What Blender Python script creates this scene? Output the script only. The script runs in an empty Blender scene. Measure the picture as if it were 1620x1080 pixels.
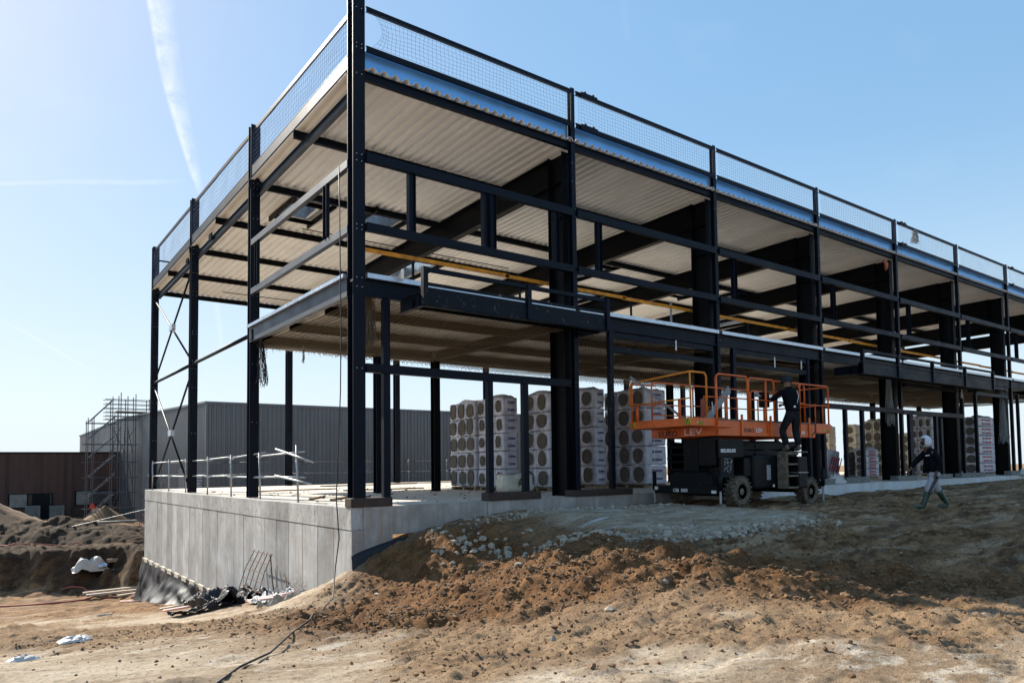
import bpy, bmesh, math, random
import numpy as np
from mathutils import Vector, Matrix, noise as mnoise
random.seed(7)
S = bpy.context.scene
C = S.collection
R_ = math.radians

# ------------------------------------------------------------------ camera, sky, sun
YAW, PITCH, ROLL = 0.6660, 0.0507, -0.0143
CAM = Vector((-6.2764, -14.4516, 0.81))
FWD = Vector((math.sin(YAW)*math.cos(PITCH), math.cos(YAW)*math.cos(PITCH), math.sin(PITCH)))
r0 = Vector((math.cos(YAW), -math.sin(YAW), 0)); u0 = r0.cross(FWD)
RGT = r0*math.cos(ROLL) + u0*math.sin(ROLL); UPV = -r0*math.sin(ROLL) + u0*math.cos(ROLL)
cd = bpy.data.cameras.new("camera"); cam = bpy.data.objects.new("camera", cd); C.objects.link(cam)
M = Matrix.Identity(4)
for i in range(3):
    M[i][0] = RGT[i]; M[i][1] = UPV[i]; M[i][2] = -FWD[i]; M[i][3] = CAM[i]
cam.matrix_world = M
cd.sensor_width = 36; cd.lens = 36*1150.14/1620
cd.shift_x = (810-857.47)/1620; cd.shift_y = (678.6-540)/1620
cd.clip_start = 0.1; cd.clip_end = 4000
S.camera = cam

SUN_AZ = R_(-11.0)       # from +Y towards +X (negative: towards -X)
SUN_EL = R_(35.0)
sd = bpy.data.lights.new("sun", 'SUN'); sun = bpy.data.objects.new("sun", sd); C.objects.link(sun)
sdir = Vector((math.sin(SUN_AZ)*math.cos(SUN_EL), math.cos(SUN_AZ)*math.cos(SUN_EL), math.sin(SUN_EL)))
sun.rotation_euler = sdir.to_track_quat('Z', 'Y').to_euler()
sd.energy = 5.0; sd.angle = R_(0.53); sd.color = (1.0, 0.93, 0.82)

W = bpy.data.worlds.new("World"); S.world = W; W.use_nodes = True
nt = W.node_tree; bg = nt.nodes['Background']
sky = nt.nodes.new('ShaderNodeTexSky'); sky.sky_type = 'NISHITA'; sky.sun_disc = False
sky.sun_elevation = SUN_EL; sky.sun_rotation = SUN_AZ
sky.air_density = 1.0; sky.dust_density = 0.35; sky.ozone_density = 2.2; sky.altitude = 100
bg.inputs[1].default_value = 0.15
# thin high cloud: contrails drawn along fixed directions of the sky
def px_dir(px, py):
    return (FWD + RGT*((px-857.47)/1150.14) - UPV*((py-678.6)/1150.14)).normalized()
def NN(t): return nt.nodes.new(t)
def math_node(op, a, b=None, c=None, clamp=False):
    n = NN('ShaderNodeMath'); n.operation = op; n.use_clamp = clamp
    for i, v in enumerate((a, b, c)):
        if v is None: continue
        if isinstance(v, (int, float)): n.inputs[i].default_value = v
        else: nt.links.new(v, n.inputs[i])
    return n.outputs[0]
geo = NN('ShaderNodeTexCoord').outputs['Generated']
def vdot(v):
    n = NN('ShaderNodeVectorMath'); n.operation = 'DOT_PRODUCT'
    nt.links.new(geo, n.inputs[0]); n.inputs[1].default_value = v; return n.outputs['Value']
nz = NN('ShaderNodeTexNoise'); nz.inputs['Scale'].default_value = 38; nz.inputs['Detail'].default_value = 6
nz.inputs['Roughness'].default_value = 0.65; nz.inputs['Distortion'].default_value = 0.6
nt.links.new(geo, nz.inputs['Vector'])
nz2 = NN('ShaderNodeTexNoise'); nz2.inputs['Scale'].default_value = 9; nz2.inputs['Detail'].default_value = 3
nt.links.new(geo, nz2.inputs['Vector'])
def trail(a, b, w0, w1, skew, strength, soft):
    A = px_dir(*a); B = px_dir(*b); n = A.cross(B).normalized(); t = (B-A); L = t.length; t.normalize()
    s = math_node('DIVIDE', math_node('SUBTRACT', vdot(t), A.dot(t)), L)
    s01 = math_node('MAXIMUM', math_node('MINIMUM', s, 1.0), 0.0)
    w = math_node('ADD', w0, math_node('MULTIPLY', s01, w1-w0))
    d = math_node('ADD', vdot(n), math_node('MULTIPLY', math_node('SUBTRACT', nz2.outputs[0], 0.5), 0.010))
    dd = math_node('ADD', math_node('DIVIDE', d, w), skew)
    core = math_node('SUBTRACT', 1.0, math_node('ABSOLUTE', dd), clamp=True)
    core = math_node('POWER', core, 0.8)
    f = math_node('MULTIPLY', core, math_node('ADD', 0.55, math_node('MULTIPLY', math_node('SUBTRACT', nz.outputs[0], 0.42), soft)), clamp=True)
    e0 = math_node('MULTIPLY', math_node('ADD', s, 0.02), 14, clamp=True)
    e1 = math_node('MULTIPLY', math_node('SUBTRACT', 1.02, s), 6, clamp=True)
    return math_node('MULTIPLY', math_node('MULTIPLY', f, math_node('MULTIPLY', e0, e1)), strength)
def trail2(a, b, edge, wmax, strength):
    """contrail with a crisp left edge that feathers out to the right"""
    A = px_dir(*a); B = px_dir(*b); n = A.cross(B).normalized()
    if n.dot(RGT) < 0: n = -n
    t = (B-A); L = t.length; t.normalize()
    s = math_node('DIVIDE', math_node('SUBTRACT', vdot(t), A.dot(t)), L)
    s01 = math_node('MAXIMUM', math_node('MINIMUM', s, 1.0), 0.0)
    bow = math_node('SINE', math_node('MULTIPLY', s01, 3.1416))
    d = math_node('ADD', vdot(n), math_node('MULTIPLY', math_node('SUBTRACT', nz2.outputs[0], 0.5), 0.007))
    d = math_node('ADD', d, math_node('MULTIPLY', bow, 0.006))
    up = math_node('SUBTRACT', 1.0, s01)
    w = math_node('ADD', 0.004, math_node('MULTIPLY', math_node('POWER', s01, 0.7), wmax))
    fe = math_node('SUBTRACT', 1.0, math_node('DIVIDE', d, w), clamp=True)
    fe = math_node('MULTIPLY', fe, math_node('ADD', 0.35, math_node('MULTIPLY', math_node('SUBTRACT', nz.outputs[0], 0.40), 4.0)), clamp=True)
    le = math_node('DIVIDE', math_node('ADD', d, edge), edge, clamp=True)
    core = math_node('MULTIPLY', math_node('SUBTRACT', 1.0, math_node('DIVIDE', math_node('ABSOLUTE', d), edge), clamp=True), 0.55)
    f = math_node('MAXIMUM', math_node('MULTIPLY', fe, le), core)
    e0 = math_node('MULTIPLY', math_node('ADD', s, 0.02), 8, clamp=True)
    e1 = math_node('MULTIPLY', math_node('SUBTRACT', 1.10, s), 6, clamp=True)
    return math_node('MULTIPLY', math_node('MULTIPLY', f, math_node('MULTIPLY', e0, e1)), strength)
trs = [trail2((318, 312), (228, -30), 0.0035, 0.026, 0.60),
       trail((352, 560), (338, 440), 0.003, 0.006, 0.0, 0.30, 1.5),
       trail((-60, 292), (290, 288), 0.003, 0.004, 0.0, 0.35, 1.0),
       trail((5, 510), (150, 588), 0.002, 0.002, 0.0, 0.35, 1.0),
       trail((985, -20), (995, 70), 0.008, 0.005, 0.0, 0.05, 2.0)]
tot = trs[0]
for t_ in trs[1:]: tot = math_node('MAXIMUM', tot, t_)
# faint veil of thin cloud
mp = NN('ShaderNodeMapping'); mp.inputs['Scale'].default_value = (2.2, 5.0, 6.0)
nt.links.new(geo, mp.inputs[0])
nz3 = NN('ShaderNodeTexNoise'); nz3.inputs['Scale'].default_value = 1.4; nz3.inputs['Detail'].default_value = 7
nt.links.new(mp.outputs[0], nz3.inputs['Vector'])
veil = math_node('MULTIPLY', math_node('SUBTRACT', nz3.outputs[0], 0.55, clamp=True), 0.4, clamp=True)
tot = math_node('MAXIMUM', tot, veil)
gam = NN('ShaderNodeGamma'); gam.inputs[1].default_value = 0.29; nt.links.new(sky.outputs[0], gam.inputs[0])
mixs = NN('ShaderNodeMix'); mixs.data_type = 'RGBA'
nt.links.new(tot, mixs.inputs[0]); hs = NN('ShaderNodeHueSaturation'); hs.inputs['Saturation'].default_value = 2.45; hs.inputs['Value'].default_value = 1.98; nt.links.new(gam.outputs[0], hs.inputs['Color']); 
hz = math_node('POWER', math_node('SUBTRACT', 1.0, math_node('DIVIDE', vdot((0, 0, 1)), 0.42), clamp=True), 1.6)
hzm = NN('ShaderNodeMix'); hzm.data_type = 'RGBA'; nt.links.new(math_node('MULTIPLY', hz, 0.92), hzm.inputs[0]); nt.links.new(hs.outputs[0], hzm.inputs[6]); hzm.inputs[7].default_value = (2.75, 3.2, 3.6, 1)
nt.links.new(hzm.outputs[2], mixs.inputs[6])
mixs.inputs[7].default_value = (3.6, 3.8, 3.9, 1)
nt.links.new(mixs.outputs[2], bg.inputs[0])
S.view_settings.view_transform = 'Standard'; S.view_settings.look = 'None'
S.view_settings.exposure = 0.95; S.view_settings.gamma = 1.0
S.render.engine = 'CYCLES'
S.cycles.max_bounces = 8

# ------------------------------------------------------------------ materials
def mat(name, col, rough=0.6, metal=0.0, var=0.15, scale=3.0, bump=0.0, bscale=30.0, col2=None, spec=0.5,
        stretch=(1, 1, 1), contrast=1.0, emit=None, detail=5, alpha=None):
    m = bpy.data.materials.new(name); m.use_nodes = True; t = m.node_tree; N = t.nodes; L = t.links
    b = N['Principled BSDF']
    tc = N.new('ShaderNodeTexCoord'); mp = N.new('ShaderNodeMapping'); mp.inputs['Scale'].default_value = stretch
    L.new(tc.outputs['Object'], mp.inputs[0])
    no = N.new('ShaderNodeTexNoise'); no.inputs['Scale'].default_value = scale; no.inputs['Detail'].default_value = detail
    no.inputs['Roughness'].default_value = 0.6
    L.new(mp.outputs[0], no.inputs['Vector'])
    cr = N.new('ShaderNodeValToRGB')
    c2 = col2 if col2 else tuple(max(0, c*(1-2*var)) for c in col)
    c1 = col if col2 else tuple(min(1, c*(1+var)) for c in col)
    h = 0.22/contrast
    cr.color_ramp.elements[0].position = 0.5-h; cr.color_ramp.elements[0].color = (*c2, 1)
    cr.color_ramp.elements[1].position = 0.5+h; cr.color_ramp.elements[1].color = (*c1, 1)
    L.new(no.outputs[0], cr.inputs[0]); L.new(cr.outputs[0], b.inputs['Base Color'])
    rr = N.new('ShaderNodeMapRange'); rr.inputs[1].default_value = 0.3; rr.inputs[2].default_value = 0.7
    rr.inputs[3].default_value = max(0.02, rough-0.08); rr.inputs[4].default_value = min(1, rough+0.1)
    L.new(no.outputs[0], rr.inputs[0]); L.new(rr.outputs[0], b.inputs['Roughness'])
    b.inputs['Metallic'].default_value = metal; b.inputs['Specular IOR Level'].default_value = spec
    if bump:
        n2 = N.new('ShaderNodeTexNoise'); n2.inputs['Scale'].default_value = bscale; n2.inputs['Detail'].default_value = 4
        L.new(mp.outputs[0], n2.inputs['Vector'])
        bp = N.new('ShaderNodeBump'); bp.inputs['Strength'].default_value = bump; bp.inputs['Distance'].default_value = 0.02
        L.new(n2.outputs[0], bp.inputs['Height']); L.new(bp.outputs[0], b.inputs['Normal'])
    if emit: b.inputs['Emission Color'].default_value = (*emit, 1); b.inputs['Emission Strength'].default_value = 1
    if alpha is not None: b.inputs['Alpha'].default_value = alpha
    return m

def steel_mat(name, col, dust, amount):
    """painted steel with scuffs and light dust streaks"""
    m = mat(name, col, 0.48, 0.0, 0.25, 1.3, 0.05, 12, spec=0.22)
    t = m.node_tree; N = t.nodes; L = t.links; b = N['Principled BSDF']
    tc = N.new('ShaderNodeTexCoord')
    n = N.new('ShaderNodeTexNoise'); n.inputs['Scale'].default_value = 7; n.inputs['Detail'].default_value = 8; n.inputs['Roughness'].default_value = 0.75
    L.new(tc.outputs['Object'], n.inputs['Vector'])
    r = N.new('ShaderNodeMapRange'); r.inputs[1].default_value = 0.60; r.inputs[2].default_value = 0.74
    r.inputs[3].default_value = 0; r.inputs[4].default_value = amount
    L.new(n.outputs[0], r.inputs[0])
    mx = N.new('ShaderNodeMix'); mx.data_type = 'RGBA'; L.new(r.outputs[0], mx.inputs[0])
    src = b.inputs['Base Color'].links[0].from_socket
    L.new(src, mx.inputs[6]); mx.inputs[7].default_value = (*dust, 1)
    L.new(mx.outputs[2], b.inputs['Base Color'])
    return m

NAVY = steel_mat('navy_steel', (0.0022, 0.0055, 0.014), (0.04, 0.05, 0.065), 0.30)
NAVY.node_tree.nodes['Principled BSDF'].inputs['Specular IOR Level'].default_value = 0.14
NAVYG = steel_mat('navy_steel_gloss', (0.004, 0.011, 0.028), (0.06, 0.07, 0.09), 0.30)
NAVYG.node_tree.nodes['Principled BSDF'].inputs['Specular IOR Level'].default_value = 0.6
DARK = steel_mat('dark_steel', (0.003, 0.004, 0.006), (0.035, 0.03, 0.028), 0.25)
DARK.node_tree.nodes['Principled BSDF'].inputs['Specular IOR Level'].default_value = 0.1
SCUFF = steel_mat('scuffed_steel', (0.003, 0.006, 0.013), (0.34, 0.32, 0.30), 1.0)
SCUFF.node_tree.nodes['Principled BSDF'].inputs['Specular IOR Level'].default_value = 0.14
GALV = mat('galvanised', (0.52, 0.56, 0.62), 0.32, 0.85, 0.12, 6, 0.04, 20)
FASCIA = mat('blue_sheet', (0.16, 0.40, 0.74), 0.35, 0.5, 0.08, 1.2)
DECK = mat('roof_sheet', (0.84, 0.84, 0.83), 0.5, 0.0, 0.08, 0.8, stretch=(1, .3, 1))
MDECK = mat('mezzanine_sheet', (0.52, 0.51, 0.49), 0.5, 0.2, 0.25, 1.1)
YEL = mat('yellow_board', (0.82, 0.31, 0.012), 0.6, 0, 0.25, 4)
TUBE = mat('scaffold_tube', (0.36, 0.38, 0.40), 0.45, 0.5, 0.18, 9)
TUBED = mat('scaffold_tube_dark', (0.09, 0.10, 0.12), 0.5, 0.4, 0.2, 9)
NETM = mat('net_cord', (0.17, 0.135, 0.09), 0.9, 0, 0.2, 20)
NETP = mat('net_cord_dark', (0.045, 0.07, 0.13), 0.9, 0, 0.2, 20)
NETL = mat('net_cord_grey', (0.30, 0.31, 0.30), 0.9, 0, 0.2, 20)
ORANGE = mat('orange_paint', (0.72, 0.125, 0.012), 0.42, 0, 0.18, 5, 0.05, 30)
ORANGEY = mat('yellowed_orange_paint', (0.70, 0.24, 0.02), 0.45, 0, 0.2, 5)
BLACKP = steel_mat('black_machine_paint', (0.005, 0.007, 0.010), (0.16, 0.13, 0.10), 0.8)
BLACKP.node_tree.nodes['Principled BSDF'].inputs['Specular IOR Level'].default_value = 0.16
MUDDY = mat('muddy_metal', (0.24, 0.19, 0.13), 0.85, 0, 0.3, 9, 0.3, 30, col2=(0.04, 0.035, 0.03))
RUBBER = mat('tyre', (0.21, 0.16, 0.115), 0.9, 0, 0.3, 10, 0.4, 25, col2=(0.03, 0.027, 0.024))
WHITEP = mat('white_lettering', (0.75, 0.75, 0.76), 0.5, 0, 0.06, 40)
DARKP = mat('dark_lettering', (0.05, 0.018, 0.012), 0.5, 0, 0.06, 40)
YSTR = mat('yellow_sticker', (0.78, 0.62, 0.03), 0.5, 0, 0.05, 40)
BSTR = mat('black_sticker', (0.01, 0.01, 0.01), 0.5, 0, 0.05, 40)
WRAP = mat('plastic_wrap', (0.60, 0.59, 0.66), 0.22, 0, 0.22, 3, 0.9, 7, spec=0.6)
WRAP2 = mat('cream_wrap', (0.66, 0.61, 0.50), 0.3, 0, 0.12, 4, 0.5, 9)
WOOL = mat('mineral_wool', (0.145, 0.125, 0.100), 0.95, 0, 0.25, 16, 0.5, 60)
PRINT = mat('red_print', (0.48, 0.05, 0.09), 0.5, 0, 0.1, 30)
PRINTB = mat('violet_print', (0.12, 0.08, 0.25), 0.5, 0, 0.1, 30)
WOOD = mat('rough_timber', (0.36, 0.25, 0.15), 0.8, 0, 0.25, 6, 0.2, 40, stretch=(1, 1, 1))
WOODP = mat('pale_timber', (0.62, 0.52, 0.40), 0.8, 0, 0.2, 6, 0.2, 40)
PLINTH = mat('brown_plinth', (0.050, 0.030, 0.022), 0.75, 0, 0.35, 5, 0.2, 30)
CPLINTH = mat('mortar_plinth', (0.22, 0.22, 0.20), 0.9, 0, 0.3, 7, 0.4, 30)
MEMB = mat('black_membrane', (0.009, 0.010, 0.014), 0.62, 0, 0.3, 3, 0.3, 10)
CABLE = mat('cable', (0.012, 0.012, 0.013), 0.6)
PVC = mat('pink_pipe', (0.62, 0.36, 0.32), 0.5, 0, 0.1, 5)
REDH = mat('red_hose', (0.42, 0.10, 0.07), 0.6, 0, 0.2, 5)
PAPER = mat('white_sheet', (0.50, 0.48, 0.45), 0.6, 0, 0.08, 3)
REBAR = mat('rusty_rebar', (0.13, 0.06, 0.035), 0.8, 0, 0.3, 9)
GLASS = mat('window_glass', (0.02, 0.03, 0.035), 0.06, 0, 0.1, 2, spec=0.9)
SKYL = mat('skylight_panel', (0.55, 0.66, 0.74), 0.25, 0, 0.08, 2)
SKYL.node_tree.nodes['Principled BSDF'].inputs['Transmission Weight'].default_value = 0.75
CUT = mat('cut_pile', (0.30, 0.235, 0.165), 0.95, 0, 0.18, 5, 0.6, 12)
ROCK = mat('rubble', (0.50, 0.44, 0.36), 0.9, 0, 0.3, 3.0, 0.5, 25, col2=(0.20, 0.15, 0.10))
CLOD = mat('soil_clod', (0.23, 0.135, 0.065), 0.97, 0, 0.35, 3.5, 0.5, 40, col2=(0.10, 0.055, 0.028))

def ribbed(name, c1, c2, scale, axis, metal, rough, depth=0.6, planks=False, z_fade=None):
    m = bpy.data.materials.new(name); m.use_nodes = True; t = m.node_tree; N = t.nodes; L = t.links
    b = N['Principled BSDF']; b.inputs['Metallic'].default_value = metal; b.inputs['Roughness'].default_value = rough
    tc = N.new('ShaderNodeTexCoord'); sp = N.new('ShaderNodeSeparateXYZ'); L.new(tc.outputs['Object'], sp.inputs[0])
    ad = N.new('ShaderNodeMath'); ad.operation = 'ADD'; L.new(sp.outputs[0], ad.inputs[0]); L.new(sp.outputs[1], ad.inputs[1])
    mu = N.new('ShaderNodeMath'); mu.operation = 'MULTIPLY'; L.new(ad.outputs[0], mu.inputs[0]); mu.inputs[1].default_value = scale
    fr = N.new('ShaderNodeMath'); fr.operation = 'FRACT'; L.new(mu.outputs[0], fr.inputs[0])
    fl = N.new('ShaderNodeMath'); fl.operation = 'FLOOR'; L.new(mu.outputs[0], fl.inputs[0])
    wn = N.new('ShaderNodeTexWhiteNoise'); wn.noise_dimensions = '1D'; L.new(fl.outputs[0], wn.inputs['W'])
    no = N.new('ShaderNodeTexNoise'); no.inputs['Scale'].default_value = 0.7; no.inputs['Detail'].default_value = 5
    mp = N.new('ShaderNodeMapping'); mp.inputs['Scale'].default_value = (3, 3, 0.5)
    L.new(tc.outputs['Object'], mp.inputs[0]); L.new(mp.outputs[0], no.inputs['Vector'])
    f = N.new('ShaderNodeMath'); f.operation = 'MULTIPLY_ADD'
    if planks: L.new(wn.outputs['Value'], f.inputs[0]); f.inputs[1].default_value = 0.7
    else: L.new(wn.outputs['Value'], f.inputs[0]); f.inputs[1].default_value = 0.12
    L.new(no.outputs[0], f.inputs[2])
    cr = N.new('ShaderNodeValToRGB'); cr.color_ramp.elements[0].position = 0.35; cr.color_ramp.elements[1].position = 0.95
    cr.color_ramp.elements[0].color = (*c1, 1); cr.color_ramp.elements[1].color = (*c2, 1)
    L.new(f.outputs[0], cr.inputs[0]); L.new(cr.outputs[0], b.inputs['Base Color'])
    pk = N.new('ShaderNodeMapRange'); pk.inputs[1].default_value = 0.0; pk.inputs[2].default_value = 0.14
    L.new(fr.outputs[0], pk.inputs[0])
    bp = N.new('ShaderNodeBump'); bp.inputs['Strength'].default_value = depth; bp.inputs['Distance'].default_value = 0.03
    L.new(pk.outputs[0], bp.inputs['Height']); L.new(bp.outputs[0], b.inputs['Normal'])
    return m
GREYCLAD = ribbed('grey_cladding', (0.13, 0.14, 0.155), (0.18, 0.19, 0.205), 3.3, 0, 0.35, 0.42, 0.9)
BROWNCLAD = ribbed('brown_planks', (0.040, 0.020, 0.015), (0.085, 0.040, 0.028), 3.0, 0, 0.0, 0.75, 0.5, planks=True)

def concrete(name, base, dark, streak, scale=1.0, panels=False):
    m = bpy.data.materials.new(name); m.use_nodes = True; t = m.node_tree; N = t.nodes; L = t.links
    b = N['Principled BSDF']; b.inputs['Roughness'].default_value = 0.85
    tc = N.new('ShaderNodeTexCoord')
    n1 = N.new('ShaderNodeTexNoise'); n1.inputs['Scale'].default_value = 1.1*scale; n1.inputs['Detail'].default_value = 8; n1.inputs['Roughness'].default_value = 0.62
    L.new(tc.outputs['Object'], n1.inputs['Vector'])
    mp = N.new('ShaderNodeMapping'); mp.inputs['Scale'].default_value = (5, 5, 0.35); L.new(tc.outputs['Object'], mp.inputs[0])
    n2 = N.new('ShaderNodeTexNoise'); n2.inputs['Scale'].default_value = 1.3*scale; n2.inputs['Detail'].default_value = 6
    L.new(mp.outputs[0], n2.inputs['Vector'])
    n3 = N.new('ShaderNodeTexNoise'); n3.inputs['Scale'].default_value = 22*scale; n3.inputs['Detail'].default_value = 5
    L.new(tc.outputs['Object'], n3.inputs['Vector'])
    cr = N.new('ShaderNodeValToRGB'); e = cr.color_ramp.elements
    e[0].position = 0.34; e[0].color = (*dark, 1); e[1].position = 0.62; e[1].color = (*base, 1)
    L.new(n1.outputs[0], cr.inputs[0])
    mx = N.new('ShaderNodeMix'); mx.data_type = 'RGBA'
    r = N.new('ShaderNodeMapRange'); r.inputs[1].default_value = 0.48; r.inputs[2].default_value = 0.68; r.inputs[4].default_value = 0.85
    L.new(n2.outputs[0], r.inputs[0]); L.new(r.outputs[0], mx.inputs[0]); L.new(cr.outputs[0], mx.inputs[6]); mx.inputs[7].default_value = (*streak, 1)
    sp = N.new('ShaderNodeMapRange'); sp.inputs[1].default_value = 0.64; sp.inputs[2].default_value = 0.72; sp.inputs[4].default_value = 0.55
    L.new(n3.outputs[0], sp.inputs[0])
    sx_ = N.new('ShaderNodeSeparateXYZ'); L.new(tc.outputs['Object'], sx_.inputs[0])
    dv = N.new('ShaderNodeMath'); dv.operation = 'DIVIDE'; L.new(sx_.outputs[1], dv.inputs[0]); dv.inputs[1].default_value = .955
    fl = N.new('ShaderNodeMath'); fl.operation = 'FLOOR'; L.new(dv.outputs[0], fl.inputs[0])
    wn = N.new('ShaderNodeTexWhiteNoise'); wn.noise_dimensions = '1D'; L.new(fl.outputs[0], wn.inputs['W'])
    pr = N.new('ShaderNodeMapRange'); pr.inputs[3].default_value = .70 if panels else 1; pr.inputs[4].default_value = 1.10 if panels else 1; L.new(wn.outputs['Value'], pr.inputs[0])
    hv = N.new('ShaderNodeHueSaturation'); L.new(pr.outputs[0], hv.inputs['Value']); L.new(mx.outputs[2], hv.inputs['Color'])
    mx2 = N.new('ShaderNodeMix'); mx2.data_type = 'RGBA'; L.new(sp.outputs[0], mx2.inputs[0]); L.new(hv.outputs[0], mx2.inputs[6])
    mx2.inputs[7].default_value = (dark[0]*.5, dark[1]*.45, dark[2]*.4, 1)
    if panels:
        zz = N.new('ShaderNodeMapRange'); L.new(sx_.outputs[2], zz.inputs[0]); zz.inputs[1].default_value = -1.25; zz.inputs[2].default_value = -.45
        n4 = N.new('ShaderNodeTexNoise'); n4.inputs['Scale'].default_value = 9; n4.inputs['Detail'].default_value = 8; n4.inputs['Roughness'].default_value = .75
        mp4 = N.new('ShaderNodeMapping'); mp4.inputs['Scale'].default_value = (1, 1, .45); L.new(tc.outputs['Object'], mp4.inputs[0]); L.new(mp4.outputs[0], n4.inputs['Vector'])
        r4 = N.new('ShaderNodeMapRange'); r4.inputs[1].default_value = .54; r4.inputs[2].default_value = .66; L.new(n4.outputs[0], r4.inputs[0])
        m4 = N.new('ShaderNodeMath'); m4.operation = 'MULTIPLY'; L.new(zz.outputs[0], m4.inputs[0]); L.new(r4.outputs[0], m4.inputs[1])
        m5 = N.new('ShaderNodeMix'); m5.data_type = 'RGBA'; L.new(m4.outputs[0], m5.inputs[0]); L.new(mx2.outputs[2], m5.inputs[6]); m5.inputs[7].default_value = (.10, .075, .055, 1); mx2 = m5
    L.new(mx2.outputs[2], b.inputs['Base Color'])
    bp = N.new('ShaderNodeBump'); bp.inputs['Strength'].default_value = 0.35; bp.inputs['Distance'].default_value = 0.01
    L.new(n3.outputs[0], bp.inputs['Height']); L.new(bp.outputs[0], b.inputs['Normal'])
    return m
CONC = concrete('concrete_wall', (0.50, 0.50, 0.49), (0.30, 0.295, 0.28), (0.36, 0.31, 0.26), 1.0, True)
SLABM = concrete('slab_top', (0.74, 0.67, 0.57), (0.52, 0.47, 0.41), (0.50, 0.42, 0.33), 0.8)
FOOT = concrete('front_beam_concrete', (0.40, 0.37, 0.34), (0.24, 0.21, 0.19), (0.30, 0.23, 0.18), 1.3)

DULL = mat('dull_aluminium', (0.22, 0.22, 0.22), 0.5, 0.2, 0.15, 9)
LITC = concrete('skylit_beam_concrete', (0.60, 0.62, 0.64), (0.46, 0.47, 0.47), (0.50, 0.48, 0.40), 1.2)  # beam concrete made lighter: sky light painted into its colour

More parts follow.
